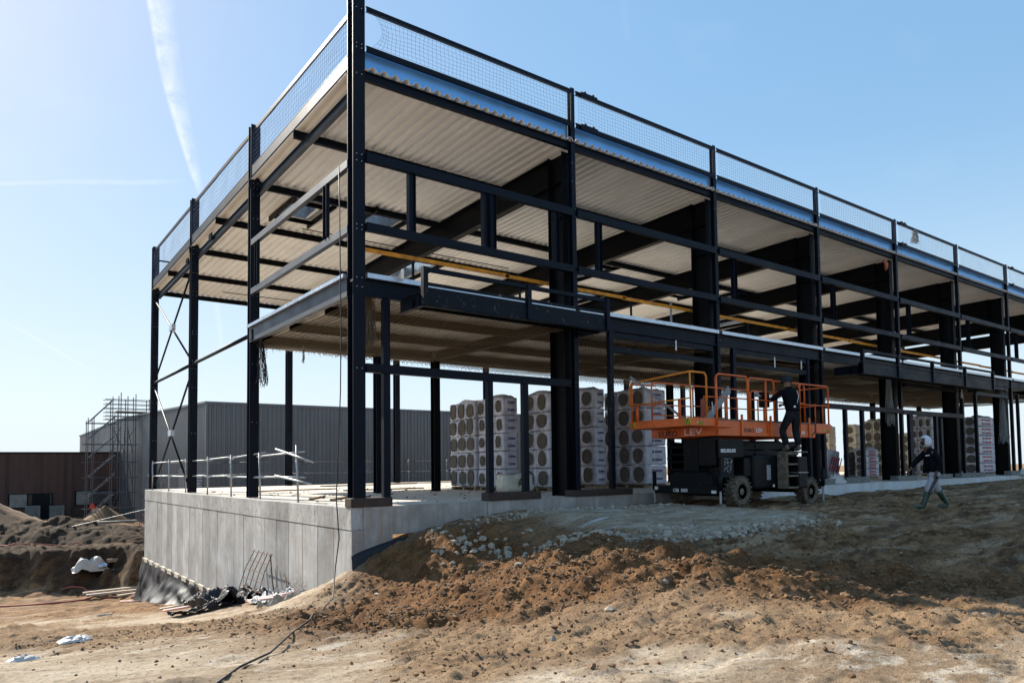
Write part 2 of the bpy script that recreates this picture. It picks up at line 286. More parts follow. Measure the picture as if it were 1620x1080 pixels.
# ------------------------------------------------------------------ mesh helpers
class MB:
    def __init__(s): s.v = []; s.f = []; s.m = []
    def add(s, vs, fs, mi=0):
        o = len(s.v); s.v += [tuple(v) for v in vs]; s.f += [tuple(i+o for i in f) for f in fs]; s.m += [mi]*len(fs); return s
    def box(s, x0, x1, y0, y1, z0, z1, mi=0):
        v = [(x, y, z) for z in (z0, z1) for y in (y0, y1) for x in (x0, x1)]
        return s.add(v, [(0, 2, 3, 1), (4, 5, 7, 6), (0, 1, 5, 4), (2, 6, 7, 3), (0, 4, 6, 2), (1, 3, 7, 5)], mi)
    def prism(s, prof, P, Q, side, mi=0):
        P = Vector(P); Q = Vector(Q); d = (Q-P).normalized(); sd_ = Vector(side); sd_ = (sd_ - d*sd_.dot(d)).normalized(); up = d.cross(sd_)
        n = len(prof); vs = [T + sd_*a + up*b for T in (P, Q) for a, b in prof]
        fs = [(i, (i+1) % n, n+(i+1) % n, n+i) for i in range(n)] + [tuple(range(n-1, -1, -1)), tuple(range(n, 2*n))]
        return s.add(vs, fs, mi)
    def bar(s, P, Q, w, h, side=(0, 0, 1), mi=0):
        return s.prism([(-w/2, -h/2), (w/2, -h/2), (w/2, h/2), (-w/2, h/2)], P, Q, side, mi)
    def ibeam(s, P, Q, h, b, tf, tw, side, mi=0):
        # side = direction of the section height (perpendicular to flanges)
        H = h/2; B = b/2; t = tw/2
        p = [(-H, -B), (-H+tf, -B), (-H+tf, -t), (H-tf, -t), (H-tf, -B), (H, -B), (H, B), (H-tf, B), (H-tf, t), (-H+tf, t), (-H+tf, B), (-H, B)]
        return s.prism(p, P, Q, side, mi)
    def cbeam(s, P, Q, h, b, t, side, flip=1, mi=0):
        H = h/2
        p = [(-H, 0), (H, 0), (H, b*flip), (H-t, b*flip), (H-t, t*flip), (-H+t, t*flip), (-H+t, b*flip), (-H, b*flip)]
        return s.prism(p, P, Q, side, mi)
    def tube(s, pts, r, n=8, mi=0, closed=False, caps=True):
        pts = [Vector(p) for p in pts]; k = len(pts); vs = []
        d = (pts[1]-pts[0]).normalized(); a = Vector((0, 0, 1)) if abs(d.z) < 0.9 else Vector((1, 0, 0)); u = d.cross(a).normalized()
        for i, p in enumerate(pts):
            if i == 0: t = pts[1]-pts[0]
            elif i == k-1: t = pts[-1]-pts[-2]
            else: t = (pts[i+1]-p).normalized()+(p-pts[i-1]).normalized()
            t.normalize(); u = (u - t*u.dot(t)).normalized(); w = t.cross(u)
            rr = r[i] if isinstance(r, (list, tuple)) else r
            for j in range(n):
                an = 2*math.pi*j/n; vs.append(p + u*(math.cos(an)*rr) + w*(math.sin(an)*rr))
        fs = [(i*n+j, i*n+(j+1) % n, (i+1)*n+(j+1) % n, (i+1)*n+j) for i in range(k-1) for j in range(n)]
        if caps: fs += [tuple(range(n-1, -1, -1)), tuple(range((k-1)*n, k*n))]
        return s.add(vs, fs, mi)
    def lathe(s, prof, c, axis, n=24, mi=0):
        """prof: list (radius, along)"""
        ax = Vector(axis).normalized(); a = Vector((0, 0, 1)) if abs(ax.z) < 0.9 else Vector((1, 0, 0)); u = ax.cross(a).normalized(); w = ax.cross(u)
        c = Vector(c); vs = []; k = len(prof)
        for rr, al in prof:
            for j in range(n):
                an = 2*math.pi*j/n; vs.append(c + ax*al + u*(math.cos(an)*rr) + w*(math.sin(an)*rr))
        fs = [(i*n+j, i*n+(j+1) % n, (i+1)*n+(j+1) % n, (i+1)*n+j) for i in range(k-1) for j in range(n)]
        fs += [tuple(range(n-1, -1, -1)), tuple(range((k-1)*n, k*n))]
        return s.add(vs, fs, mi)
    def build(s, name, m, parent=None, smooth=False, bevel=0):
        me = bpy.data.meshes.new(name); me.from_pydata(s.v, [], s.f)
        for mm in (m if isinstance(m, (list, tuple)) else [m]): me.materials.append(mm)
        if any(s.m): me.polygons.foreach_set('material_index', s.m)
        bm = bmesh.new(); bm.from_mesh(me); bmesh.ops.recalc_face_normals(bm, faces=bm.faces)
        if bevel:
            es = [e for e in bm.edges if len(e.link_faces) == 2 and e.calc_face_angle(0) > 0.6]
            bmesh.ops.bevel(bm, geom=es, offset=bevel, segments=2, affect='EDGES', profile=0.5, clamp_overlap=True)
        bm.to_mesh(me); bm.free()
        if smooth: me.polygons.foreach_set('use_smooth', [True]*len(me.polygons))
        me.update()
        o = bpy.data.objects.new(name, me); C.objects.link(o)
        if parent: o.parent = parent
        return o

def tag(o, label=None, cat=None, group=None, kind=None):
    if label: o['label'] = label
    if cat: o['category'] = cat
    if group: o['group'] = group
    if kind: o['kind'] = kind
    return o
def thing(name, label, cat, loc=(0, 0, 0), rz=0, group=None):
    o = bpy.data.objects.new(name, None); C.objects.link(o); o.location = loc; o.rotation_euler = (0, 0, rz)
    o.empty_display_size = 0.2
    return tag(o, label, cat, group)
def dup_tree(o, parent=None):
    c = o.copy(); C.objects.link(c); c.parent = parent
    for ch in list(o.children): dup_tree(ch, c)
    return c
def text(name, body, size, m, parent, loc, xdir, zdir, width=1.0, depth=0.004, bold=0.0):
    cu = bpy.data.curves.new(name, 'FONT'); cu.body = body; cu.size = size; cu.extrude = depth; cu.offset = bold
    cu.resolution_u = 3
    to = bpy.data.objects.new('tmp_text', cu); C.objects.link(to)
    bpy.context.view_layer.update()
    me = bpy.data.meshes.new_from_object(to.evaluated_get(bpy.context.evaluated_depsgraph_get()))
    bpy.data.objects.remove(to)
    x = Vector(xdir).normalized(); z = Vector(zdir).normalized(); n = x.cross(z)
    for v in me.vertices:
        c = v.co.copy(); v.co = Vector(loc) + x*(c.x*width) + z*c.y + n*c.z
    me.materials.clear(); me.materials.append(m)
    o = bpy.data.objects.new(name, me); C.objects.link(o); o.parent = parent
    return o

# ------------------------------------------------------------------ terrain
CP = [  # control points (x, y, z)
 (-.1,-.1,-1.30),(1.4,-.3,-.62),(3.2,-.3,-.36),(5.9,-.3,-.37),(8.2,-.3,-.31),(13,-.3,-.36),(18.7,-.3,-.38),(25,-.3,-.33),(35,-.3,-.22),(48,-.3,-.2),
 (-.3,1.9,-2.15),(-.3,3.85,-2.4),(-.3,6.5,-2.75),(-.3,10.3,-3.4),(-.3,15.5,-4.1),(-.3,21.9,-4.85),
 (-6,-5.6,-1.2),(-2.8,-5.4,-1.25),(-3.2,-10.1,-.75),(-3.8,-.95,-1.84),(-5.8,3.2,-2.24),(-2.6,-4.5,-1.33),(-2.04,-5.6,-1.23),(-1.4,-7.5,-1.02),
 (-1.24,-9.4,-.84),(-.26,-10.8,-.80),(1.4,-11.8,-.84),(1.4,-6.3,-.52),(1.4,-8.3,-.66),(2.7,-11,-.84),(.2,-7.2,-.72),(.6,-4.2,-.82),(4,-8,-.72),(-1.25,-2.97,-1.52),(-.3,-1.2,-1.5),(.9,-2.1,-1.05),(1.6,-3.3,-.93),(-.3,-5.4,-.98),
 (12.3,-6.25,-.44),(9.6,-2.9,-.37),(13,-2.9,-.38),(8.8,-1,-.33),(20,-4,-.42),(30,-6,-.4),(45,-10,-.4),(6,-9,-.70),(12,-10,-.5),(20,-14,-.5),
 (-6.3,-14.4,-.8),(0,-14,-.72),(-12,-14,-1.0),(-20,-5,-1.9),(-20,10,-3.3),(-20,25,-5.0),(-40,0,-3),(-40,40,-3.8),(60,-20,-.5),(0,-30,-.8),(-40,-30,-1.2),(60,-60,-.6),(-40,-60,-1),
 (-5,30.8,-5.2),(-2,28.5,-5.25),(.6,26.4,-5.3),(-8,22,-4.7),(-12,30,-5.1),(-4,14,-3.9),(-10,8,-3.0),
 (-4.8,35.7,-4.6),(.6,31.5,-4.75),(3,28,-4.8),(-4.7,43,-3.95),(-1,40.2,-4.0),(2.2,37.8,-4.05),(5,34,-4.0),(-12,40,-4.0),
 (-4,68,-3.7),(5,61,-3.8),(2,50,-3.9),(-4,52,-3.8),(-20,60,-3.7),(-20,90,-3.6),(-40,90,-3.6),(5,90,-3.5),
 (10,30,-3.0),(20,30,-1.2),(32,24,-.35),(48,24,-.3),(60,10,-.3),(60,40,-.4),(30,60,-2),(60,90,-2),(100,20,-.4),(100,100,-2),
 (3.2,-2.8,-.43),(6.9,-1.3,-.37),(8.7,-5,-.42),(3.9,-5.4,-.62),(2.6,-4.0,-.58),(2.0,-2.2,-.62)]
cp = np.array(CP)
def tps_k(r2): return np.where(r2 > 0, 0.5*r2*np.log(np.maximum(r2, 1e-12)), 0)
_n = len(cp)
_d = ((cp[:, None, :2]-cp[None, :, :2])**2).sum(-1)
_A = np.zeros((_n+3, _n+3)); _A[:_n, :_n] = tps_k(_d) + np.eye(_n)*0.15
_A[:_n, _n] = 1; _A[:_n, _n+1:] = cp[:, :2]; _A[_n, :_n] = 1; _A[_n+1:, :_n] = cp[:, :2].T
_w = np.linalg.solve(_A, np.concatenate([cp[:, 2], np.zeros(3)]))
def base_h(x, y):
    sh = x.shape; x = np.clip(x.ravel(), -45, 100); y = np.clip(y.ravel(), -60, 100)
    out = np.full(x.shape, _w[_n]) + _w[_n+1]*x + _w[_n+2]*y
    for i in range(_n):
        out += _w[i]*tps_k((x-cp[i, 0])**2+(y-cp[i, 1])**2)
    return out.reshape(sh)
def hsh(ix, iy, seed):
    h = (ix.astype(np.int64)*374761393 + iy.astype(np.int64)*668265263 + seed*974634777) & 0x7fffffff
    h = ((h ^ (h >> 13))*1274126177) & 0x7fffffff
    h = ((h ^ (h >> 16))*1597334677) & 0x7fffffff
    return (h & 0xffffff)/float(0xffffff)
def vn(x, y, s, seed):
    x = x/s; y = y/s; ix = np.floor(x); iy = np.floor(y); fx = x-ix; fy = y-iy
    fx = fx*fx*(3-2*fx); fy = fy*fy*(3-2*fy)
    a = hsh(ix, iy, seed); b = hsh(ix+1, iy, seed); c = hsh(ix, iy+1, seed); d = hsh(ix+1, iy+1, seed)
    return (a*(1-fx)+b*fx)*(1-fy)+(c*(1-fx)+d*fx)*fy - 0.5
def rot(x, y, a): return x*math.cos(a)-y*math.sin(a), x*math.sin(a)+y*math.cos(a)
def sstep(a, b, t): t = np.clip((t-a)/(b-a), 0, 1); return t*t*(3-2*t)
def blob(x, y, cx, cy, r, p=2): return np.exp(-(((x-cx)**2+(y-cy)**2)/r**2)**(p/2))
def masks(x, y):
    wob = vn(x, y, 1.7, 11)*1.2 + vn(x, y, .5, 12)*.5
    # loose brown heap: ramp between the low left ground and the right plateau
    u = (x*0.79 - y*(-0.62))           # along camera right
    front = (x+6.28)*.62+(y+14.45)*.79  # depth from the camera
    lat = (x+6.28)*.79-(y+14.45)*.62
    heap = sstep(7.6, 9.4, front+wob*.8) * sstep(-4.6, -3.0, lat+wob*.5 + (front-10)*.06) * (1-sstep(15.2, 17.2, front+wob*.3))
    heap = heap * (1-sstep(2.2, 3.6, x + np.minimum(0, (y+4.5))*.35 + wob*.4))
    pad = sstep(3.1, 4.2, x+wob*.4)*(1-sstep(8.3, 9.4, x+wob*.3))*sstep(-5.8, -4.9, y-.0*x+wob*.25)*(1-sstep(-1.2, -.6, y+wob*.1))
    return heap, pad, front, lat
def loose_m(x, y, front, lat):
    n = vn(x, y, 2.3, 51)*.9 + vn(x, y, .8, 52)*.55 + vn(x, y, .28, 53)*.30
    # a brown band across the left middle distance and a broad brown zone in front of the shade line
    bandl = np.exp(-((front-11.0+lat*.10)/2.6)**2)*(1-sstep(-3, 0, lat))*.55
    zone = sstep(6.0, 7.2, front)*(1-sstep(13, 15, front))*sstep(-2.0, 0, lat)*.60*(1-.5*sstep(5.5, 7, lat))
    spots = sstep(4.0, 6.0, lat*0+front)*.06
    return sstep(.02, .34, n + bandl + zone + spots - .10)
def terrain_h(x, y):
    z = base_h(x, y); heap, pad, front, lat = masks(x, y)
    xr, yr = rot(x, y, 0.9)
    lumps = np.abs(vn(x, y, .8, 61))*.34 + np.abs(vn(x, y, .45, 1))*.26 + np.abs(vn(xr, yr, .24, 2))*.17 + np.abs(vn(x, y, .11, 3))*.085 + np.abs(vn(xr, yr, .055, 17))*.03
    near = 1-sstep(26, 40, front)
    z = z + heap*(lumps - .16 + vn(x, y, 1.5, 4)*.26)
    # rutted packed ground
    rx, ry = rot(x, y, -.25)
    ruts = np.abs(vn(rx*.35, ry, .30, 5))*.07 + np.abs(vn(x, y, .12, 6))*.028 + np.abs(vn(xr, yr, .05, 18))*.012 + vn(x, y, 1.1, 7)*.10
    rough = .75+1.1*sstep(-.1, .35, vn(x, y, 1.9, 8)+.5*vn(x, y, .6, 9))
    lo = loose_m(x, y, front, lat)*(1-heap)*(1-pad)
    z = z + (1-heap)*near*(ruts*rough*(1-.75*pad))
    tr_ = sstep(2.0, 5.0, x+.35*(y+6))*(1-pad)*(1-sstep(30, 40, front))
    z = z + tr_*(np.abs(vn(rx*.3, ry, .22, 71))*.075 + np.abs(vn(rx*.5, ry, .5, 72))*.09 - .04)
    z = z + lo*near*(np.abs(vn(xr, yr, .30, 41))*.13 + np.abs(vn(x, y, .12, 42))*.085 + np.abs(vn(xr, yr, .055, 43))*.04 - .03)
    z = z + pad*.10
    # tyre-track bars in the right foreground
    tr = np.sin((x*.55+y*.85)*2*math.pi/.16)
    tx = (x*.85-y*.55); band = np.zeros_like(x)
    for c in (6.9, 8.1): band = np.maximum(band, 1-sstep(.16, .26, np.abs(tx-c-.12*np.sin(y*.7))))
    z = z - band*(.040 - .024*tr)*(1-heap)*near*(1-sstep(-3, -1, y))
    # cut bank, spoil ridge and trench beyond the far corner
    wb = vn(x, y, 2.5, 21)*1.6 + vn(x, y, .8, 22)*.8
    leftm = 1-sstep(2.5, 6.0, x + (y-30)*.0)
    t = sstep(37.2, 38.6, front+wb)*leftm*(1-sstep(64, 72, front))
    z = z*(1-t) + (-3.35)*t
    rg_ = np.exp(-((front-47.5+wb*.5)/2.6)**2)*(1-sstep(-26.5, -24.5, lat))
    z = z + leftm*rg_*(.85+.5*vn(x, y, 1.6, 13)+.45*vn(x, y, .6, 14))*(.45+.55*sstep(-33.8, -32.6, -np.abs(lat+32.5)-31.0))
    z = z - leftm*.9*np.exp(-((front-43.2+wb*.4)/1.3)**2)
    far = sstep(34, 38, front)*(1-sstep(54, 60, front))*(1-sstep(3, 5, x))
    z = z + far*(np.abs(vn(x, y, 1.6, 15))*.35+np.abs(vn(x, y, .7, 16))*.34+np.abs(vn(x, y, .36, 19))*.34)
    # under and along the building the ground stays below the floor
    inb = sstep(.0, .5, x)*sstep(-.05, .2, y)*(1-sstep(22.8, 23.1, y))*(1-sstep(48.2, 48.6, x))
    z = z - inb*(np.maximum(0, z+.6))
    return z
def terrain_at(x, y): return float(terrain_h(np.array([x], float), np.array([y], float))[0])

def axis_pts(lo, hi, f0, f1, st, g):
    a = list(np.arange(f0, f1, st)); d = st; p = f1
    while p < hi: a.append(p); d *= g; p += d
    a.append(hi); d = st*g; p = f0-d; b = []
    while p > lo: b.append(p); d *= g; p -= d
    b.append(lo); return np.array(sorted(b+a))
def axis_cap(lo, hi, f0, f1, st, g, cap, capto):
    a = list(np.arange(f0, f1, st)); d = st; p = f1
    while p < hi:
        a.append(p); d = min(d*g, cap) if p < capto else d*1.06; p += d
    a.append(hi); d = st*g; p = f0-d; b = []
    while p > lo: b.append(p); d *= 1.05; p -= d
    b.append(lo); return np.array(sorted(b+a))
gx = axis_cap(-300, 500, -7.0, 7.0, .034, 1.02, .20, 34)
gy = axis_cap(-90, 600, -13.4, -.2, .034, 1.02, .13, 54)
X_, Y_ = np.meshgrid(gx, gy); Z_ = terrain_h(X_, Y_)
heap_, pad_, fr_, lat_ = masks(X_, Y_)
nx, ny = len(gx), len(gy)
me = bpy.data.meshes.new('ground')
me.vertices.add(nx*ny); me.vertices.foreach_set('co', np.stack([X_, Y_, Z_], -1).ravel())
idx = np.arange(nx*ny).reshape(ny, nx)
q = np.stack([idx[:-1, :-1], idx[:-1, 1:], idx[1:, 1:], idx[1:, :-1]], -1).reshape(-1, 4)
me.loops.add(q.size); me.loops.foreach_set('vertex_index', q.ravel().astype(np.int32))
me.polygons.add(len(q)); me.polygons.foreach_set('loop_start', np.arange(0, q.size, 4, dtype=np.int32))
me.update(); me.validate()
me.polygons.foreach_set('use_smooth', [True]*len(me.polygons))
dark_ = np.maximum(sstep(35.5, 38, fr_+vn(X_, Y_, 2., 31)*2)*(1-sstep(54, 58, fr_)), 0)*(1-sstep(4, 8, X_))*(1-.35*np.exp(-((fr_-40.3)/.6)**2))  # dark spoil bank mask, with the bank's shade painted into the colour
trod_ = sstep(2.0, 5.0, X_+.35*(Y_+6))*(1-pad_)
loose_ = loose_m(X_, Y_, fr_, lat_)
for nm, arr in (('heap', heap_), ('pad', pad_), ('dark_soil_shade', dark_), ('trod', trod_), ('loose', loose_)):
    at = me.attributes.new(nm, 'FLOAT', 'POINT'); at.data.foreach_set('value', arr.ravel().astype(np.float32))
ground = bpy.data.objects.new('ground', me); C.objects.link(ground); tag(ground, kind='structure')
gm = bpy.data.materials.new('soil'); gm.use_nodes = True; t = gm.node_tree; N = t.nodes; L = t.links; b = N['Principled BSDF']
tc = N.new('ShaderNodeTexCoord')
def gn(scale, detail, rough=.6, dist=0, st=None):
    n = N.new('ShaderNodeTexNoise'); n.inputs['Scale'].default_value = scale; n.inputs['Detail'].default_value = detail
    n.inputs['Roughness'].default_value = rough; n.inputs['Distortion'].default_value = dist
    if st:
        mp_ = N.new('ShaderNodeMapping'); mp_.inputs['Scale'].default_value = st; mp_.inputs['Rotation'].default_value = (0, 0, .25)
        L.new(tc.outputs['Object'], mp_.inputs[0]); L.new(mp_.outputs[0], n.inputs['Vector'])
    else: L.new(tc.outputs['Object'], n.inputs['Vector'])
    return n.outputs[0]
def attr(nm): a = N.new('ShaderNodeAttribute'); a.attribute_name = nm; return a.outputs['Fac']
def gmix(f, a, c2):
    m_ = N.new('ShaderNodeMix'); m_.data_type = 'RGBA'
    if isinstance(f, float): m_.inputs[0].default_value = f
    else: L.new(f, m_.inputs[0])
    for k, v in ((6, a), (7, c2)):
        if isinstance(v, tuple): m_.inputs[k].default_value = (*v, 1)
        else: L.new(v, m_.inputs[k])
    return m_.outputs[2]
def rng(v, a, b_, c=0., d=1.):
    r = N.new('ShaderNodeMapRange'); L.new(v, r.inputs[0])
    for i, k in enumerate((a, b_, c, d)): r.inputs[i+1].default_value = k
    return r.outputs[0]
def mul(a, c):
    m_ = N.new('ShaderNodeMath'); m_.operation = 'MULTIPLY'; L.new(a, m_.inputs[0])
    if isinstance(c, (int, float)): m_.inputs[1].default_value = c
    else: L.new(c, m_.inputs[1])
    return m_.outputs[0]
big = gn(.42, 6, .62, .4, (.6, 1.3, 1)); mid = gn(2.1, 7, .68, .3, (.7, 1.4, 1)); fine = gn(17, 8, .72); grit = gn(75, 4, .7)
packed = gmix(rng(big, .40, .60), (0.34, 0.235, 0.145), (0.62, 0.505, 0.37))
packed = gmix(rng(mid, .56, .74), packed, (0.24, 0.150, 0.080))
packed = gmix(mul(rng(mid, .46, .32), .85), packed, (0.80, 0.71, 0.58))
brown = gmix(rng(mid, .36, .62), (0.105, 0.048, 0.018), (0.28, 0.140, 0.058))
trodc = gmix(rng(mid, .40, .62), (0.080, 0.036, 0.014), (0.40, 0.225, 0.105))
trodc = gmix(mul(rng(gn(.8, 7, .7, .6, (.5, 1.8, 1)), .52, .62), .7), trodc, (0.62, 0.45, 0.29))
packed = gmix(mul(attr('loose'), .85), packed, gmix(rng(mid, .36, .62), (0.19, 0.105, 0.050), (0.42, 0.275, 0.155)))
col = gmix(mul(attr('trod'), .9), packed, trodc)
col = gmix(attr('heap'), col, brown)
padc = gmix(rng(mid, .35, .6), (0.30, 0.215, 0.13), (0.58, 0.475, 0.35))
padc = gmix(mul(rng(gn(1.3, 6, .7, .8, (.45, 2.2, 1)), .56, .66), .85), padc, (0.80, 0.80, 0.80))
col = gmix(attr('pad'), col, padc)
col = gmix(mul(attr('dark_soil_shade'), .9), col, gmix(rng(mid, .35, .65), (0.016, 0.011, 0.008), (0.060, 0.040, 0.026)))  # blackish soil colours that also carry the painted shade of the bank
col = gmix(mul(rng(fine, .51, .64), .65), col, (0.085, 0.046, 0.024))
col = gmix(mul(rng(fine, .42, .30), .35), col, (0.58, 0.48, 0.36))
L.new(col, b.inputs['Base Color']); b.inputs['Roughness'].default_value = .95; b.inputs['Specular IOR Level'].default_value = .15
ad = N.new('ShaderNodeMath'); ad.operation = 'ADD'; L.new(fine, ad.inputs[0]); L.new(mul(grit, .5), ad.inputs[1])
bp = N.new('ShaderNodeBump'); bp.inputs['Strength'].default_value = 1.0; bp.inputs['Distance'].default_value = .06
L.new(ad.outputs[0], bp.inputs['Height']); L.new(bp.outputs[0], b.inputs['Normal'])
me.materials.append(gm)

# rubble and clods lying loose
ico = bmesh.new(); bmesh.ops.create_icosphere(ico, subdivisions=1, radius=1)
ICV = np.array([v.co[:] for v in ico.verts]); ICF = [tuple(v.index for v in f.verts) for f in ico.faces]; ico.free()
def scatter(name, pts, m, rough=.35, sink=.25):
    mb = MB(); rs = np.random.RandomState(len(pts))
    xs = np.array([p[0] for p in pts]); ys = np.array([p[1] for p in pts]); zs = terrain_h(xs, ys)
    for (x, y, r), z in zip(pts, zs):
        v = ICV*(1+rs.uniform(-rough, rough, (len(ICV), 1)))*rs.uniform(.6, 1.2, 3)*r
        a = rs.uniform(0, 6.28); v = v @ np.array([[math.cos(a), -math.sin(a), 0], [math.sin(a), math.cos(a), 0], [0, 0, 1]])
        v[:, 2] *= .75
        mb.add(v + np.array([x, y, z + r*(.75-sink-.3)]), ICF)
    return mb
rs = random.Random(5)
pts = []
line = [(1.3, -.9), (1.75, -2.2), (2.1, -3.6), (2.5, -4.6), (3.2, -5.0), (4.2, -5.4), (5.3, -5.6), (6.6, -5.7), (8.6, -5.5)]
for i in range(480):
    k = rs.random()*(len(line)-1); j = int(k); f = k-j
    x = line[j][0]*(1-f)+line[j+1][0]*f; y = line[j][1]*(1-f)+line[j+1][1]*f
    s = .20 if i < 330 else .42
    pts.append((x+rs.gauss(0, s), y+rs.gauss(0, s*.8), abs(rs.gauss(.035, .03))+.015))
for i in range(620):
    pts.append((rs.uniform(2.2, 9), rs.uniform(-1.6, -.35), abs(rs.gauss(.018, .016))+.010))
mb = scatter('rubble', pts, ROCK)
tag(mb.build('rubble_stones', ROCK), 'pale broken stones scattered along the edge of the raised pad', 'stones', kind='stuff')
pts = []
R2 = np.random.RandomState(9); nC = 90000
cx_ = R2.uniform(-6.6, 8, nC); cy_ = R2.uniform(-13.3, -.3, nC)
h2, p2, f2, l2 = masks(cx_, cy_); lo2 = loose_m(cx_, cy_, f2, l2)
k2 = (.60*h2+.05+.50*lo2)*np.where(p2 > .5, .2, 1)*np.where(f2 < 3.5, .25, 1)*.38
sel = R2.rand(nC) < k2
rad = np.abs(R2.normal(0, 1, nC))*np.where(h2 > .5, .016, .009)+.005+np.where(R2.rand(nC) < .012, R2.rand(nC)*.03, 0)
pts = [(float(a_), float(b_), float(c_)) for a_, b_, c_ in zip(cx_[sel], cy_[sel], rad[sel])][:17000]
mb = scatter('clods', pts, CLOD, .4, .15)
tag(mb.build('soil_clods', CLOD), 'loose brown clods of soil over the heap and foreground', 'soil', kind='stuff')
stn = [(-1.9, -9.0, .055), (.55, -8.2, .05), (-2.4, -6.4, .04), (2.6, -8.4, .05), (.7, -4.9, .085), (-.2, -1.6, .08), (1.0, -2.0, .06), (5.6, -8.7, .05), (-.6, -8.4, .06), (2.0, -5.4, .07)]
mb = scatter('stones', stn, ROCK)
tag(mb.build('loose_stones', ROCK), 'a few large pale stones lying apart on the brown soil', 'stones', kind='stuff')

# ------------------------------------------------------------------ the steel frame building
BX = [.30+5.96*i for i in range(9)]          # bay lines along the front
LY = [.17, 7.40, 14.75, 22.10]               # columns along the left side
XE = BX[-1]+.2
def zr(y): return 9.50-.020*y                # underside of the roof sheet
B = thing('steel_building', 'navy steel frame of an unfinished two storey building on a concrete base with corrugated roof', 'building')
def part(mb, name, m, parent=None, **k): return mb.build(name, m, parent or B, **k)

# concrete base
part(MB().box(.25, XE+.4, .25, 22.9, -.40, 0), 'floor_slab', SLABM)
mb = MB(); rr = random.Random(3)
y = 0.0
while y < 22.85:
    y1 = min(y+.955, 22.9); d = rr.uniform(-.004, .004)
    mb.box(-.002+d, .25, y+.014, y1-.014, -3.05, -.495)
    y = y1
mb.box(.035, .24, .02, 22.88, -3.04, -.47)
part(mb, 'board_marked_wall', CONC)
part(MB().box(-.012, .25, 0, 22.9, -.48, -.001), 'wall_top_band', CONC, bevel=.012)
mb = MB(); x = .251
for k, x1 in enumerate((.93, 3.4, 6.2, 8.4, 12.2, 18.6, 24.4, 30.2, 36, 42, XE+.4)):
    mb.box(x+.004, x1-.004, (-.02 if k == 0 else (k % 2)*.006), .25, -.62 if k else -1.9, -.003); x = x1
part(mb, 'front_ground_beam', FOOT, bevel=.010)
mb = MB(); x = 13.0
while x < XE: mb.box(x+.004, min(x+3.1, XE+.4)-.004, -.024, -.003, -.60, -.012); x += 3.1
part(mb, 'skylit_edge_beam', LITC, bevel=.006)  # thin facing on the right-hand beam, carries the painted sky light
part(MB().box(-.01, .25, -.02, .0-.002, -1.9, -.48).box(.25, .9, .0, .25, -1.95, -.63), 'corner_footing_wall', FOOT)
# black waterproof membrane on the lower wall, with timber blocks
mb = MB(); n = 110; vs = []; K = 14
for i in range(n+1):
    yy = 22.9-i*(22.9-3.2)/n
    zt = -3.05; zb = base_h(np.array([-.35]), np.array([yy]))[0]-.05
    zb = min(zb, zt-.02)
    for j in range(K+1):
        f = j/K; ww = .05+.40*f*f*min(1, (zt-zb)) + .34*f*mnoise.noise((yy*.8+f*1.5, f*1.6, 1)) + .14*mnoise.noise((yy*2.4-f*2, f*3, 7))*min(1, f*3)
        vs.append((-.02-abs(ww), yy + .25*f*mnoise.noise((yy*.6, f, 4)), zt+(zb-zt)*f+.02*mnoise.noise((yy*2, f*3, 9))))
fs = [(i*(K+1)+j, (i+1)*(K+1)+j, (i+1)*(K+1)+j+1, i*(K+1)+j+1) for i in range(n) for j in range(K)]
mb.add(vs, fs)
o = part(mb, 'waterproof_membrane', MEMB, smooth=True)
sm = o.modifiers.new('thick', 'SOLIDIFY'); sm.thickness = .012
mb = MB(); yy = 22.6
while yy > 7.5:
    part(MB().box(-.10, -.03, yy-.95, yy-.25, -3.20, -3.03), 'timber_block', WOODP, bevel=.01); yy -= 1.22
mb = MB().box(-.07, -.006, 3.0, 22.9, -3.30, -3.045)
part(mb, 'membrane_strip', MEMB)
# bedding blocks under the columns
for x0, x1, h, m in ((-.03, .92, .19, PLINTH), (3.42, 5.0, .19, PLINTH), (6.05, 8.25, .17, PLINTH), (18.1, 18.75, .2, CPLINTH), (19.55, 21.2, .22, CPLINTH),
                     (23.5, 25.2, .2, CPLINTH), (27.0, 28.6, .2, CPLINTH), (29.6, 32.2, .2, CPLINTH), (35.4, 37.8, .22, CPLINTH)):
    part(MB().box(x0, x1, -.035, .30, .001, h), 'column_plinth', m, bevel=.012)
# columns
def column(x, y, z1, h=.29, b=.28, m=NAVY, name='column', z0=0.02, side=(0, 1, 0)):
    mb = MB().ibeam((x, y, z0), (x, y, z1), h, b, .022, .014, side)
    o = part(mb, name, m)
    return o
def bolts(parent, pts, r=.013, ax=(0, -1, 0), m=GALV):
    mb = MB()
    for p in pts: mb.lathe([(r, 0), (r, .012), (r*.6, .02)], p, ax, 6)
    return mb.build('bolt_heads', m, parent)
c = column(LY[0]+.02, LY[0]+.02, 11.16, .30, .28, z0=.19)
bolts(c, [(x, LY[0]-.13, z) for z in (9.38, 9.96, 10.05, 7.6, 7.45, 6.05, 5.95, 4.9, 4.7, 2.95, 10.85) for x in (.13, .25)])
for j in (1, 2, 3):
    c = column(.17, LY[j], 11.02-.0*j, .26, .27)
    bolts(c, [(x, LY[j]-.132, z) for z in (10.6, 9.25, 9.1, 8.9, 7.5, 7.35, 6.0, 5.9, 4.9, 4.75, 4.6, 8.2, 3.9, 2.2) for x in (.11, .23)], .011)
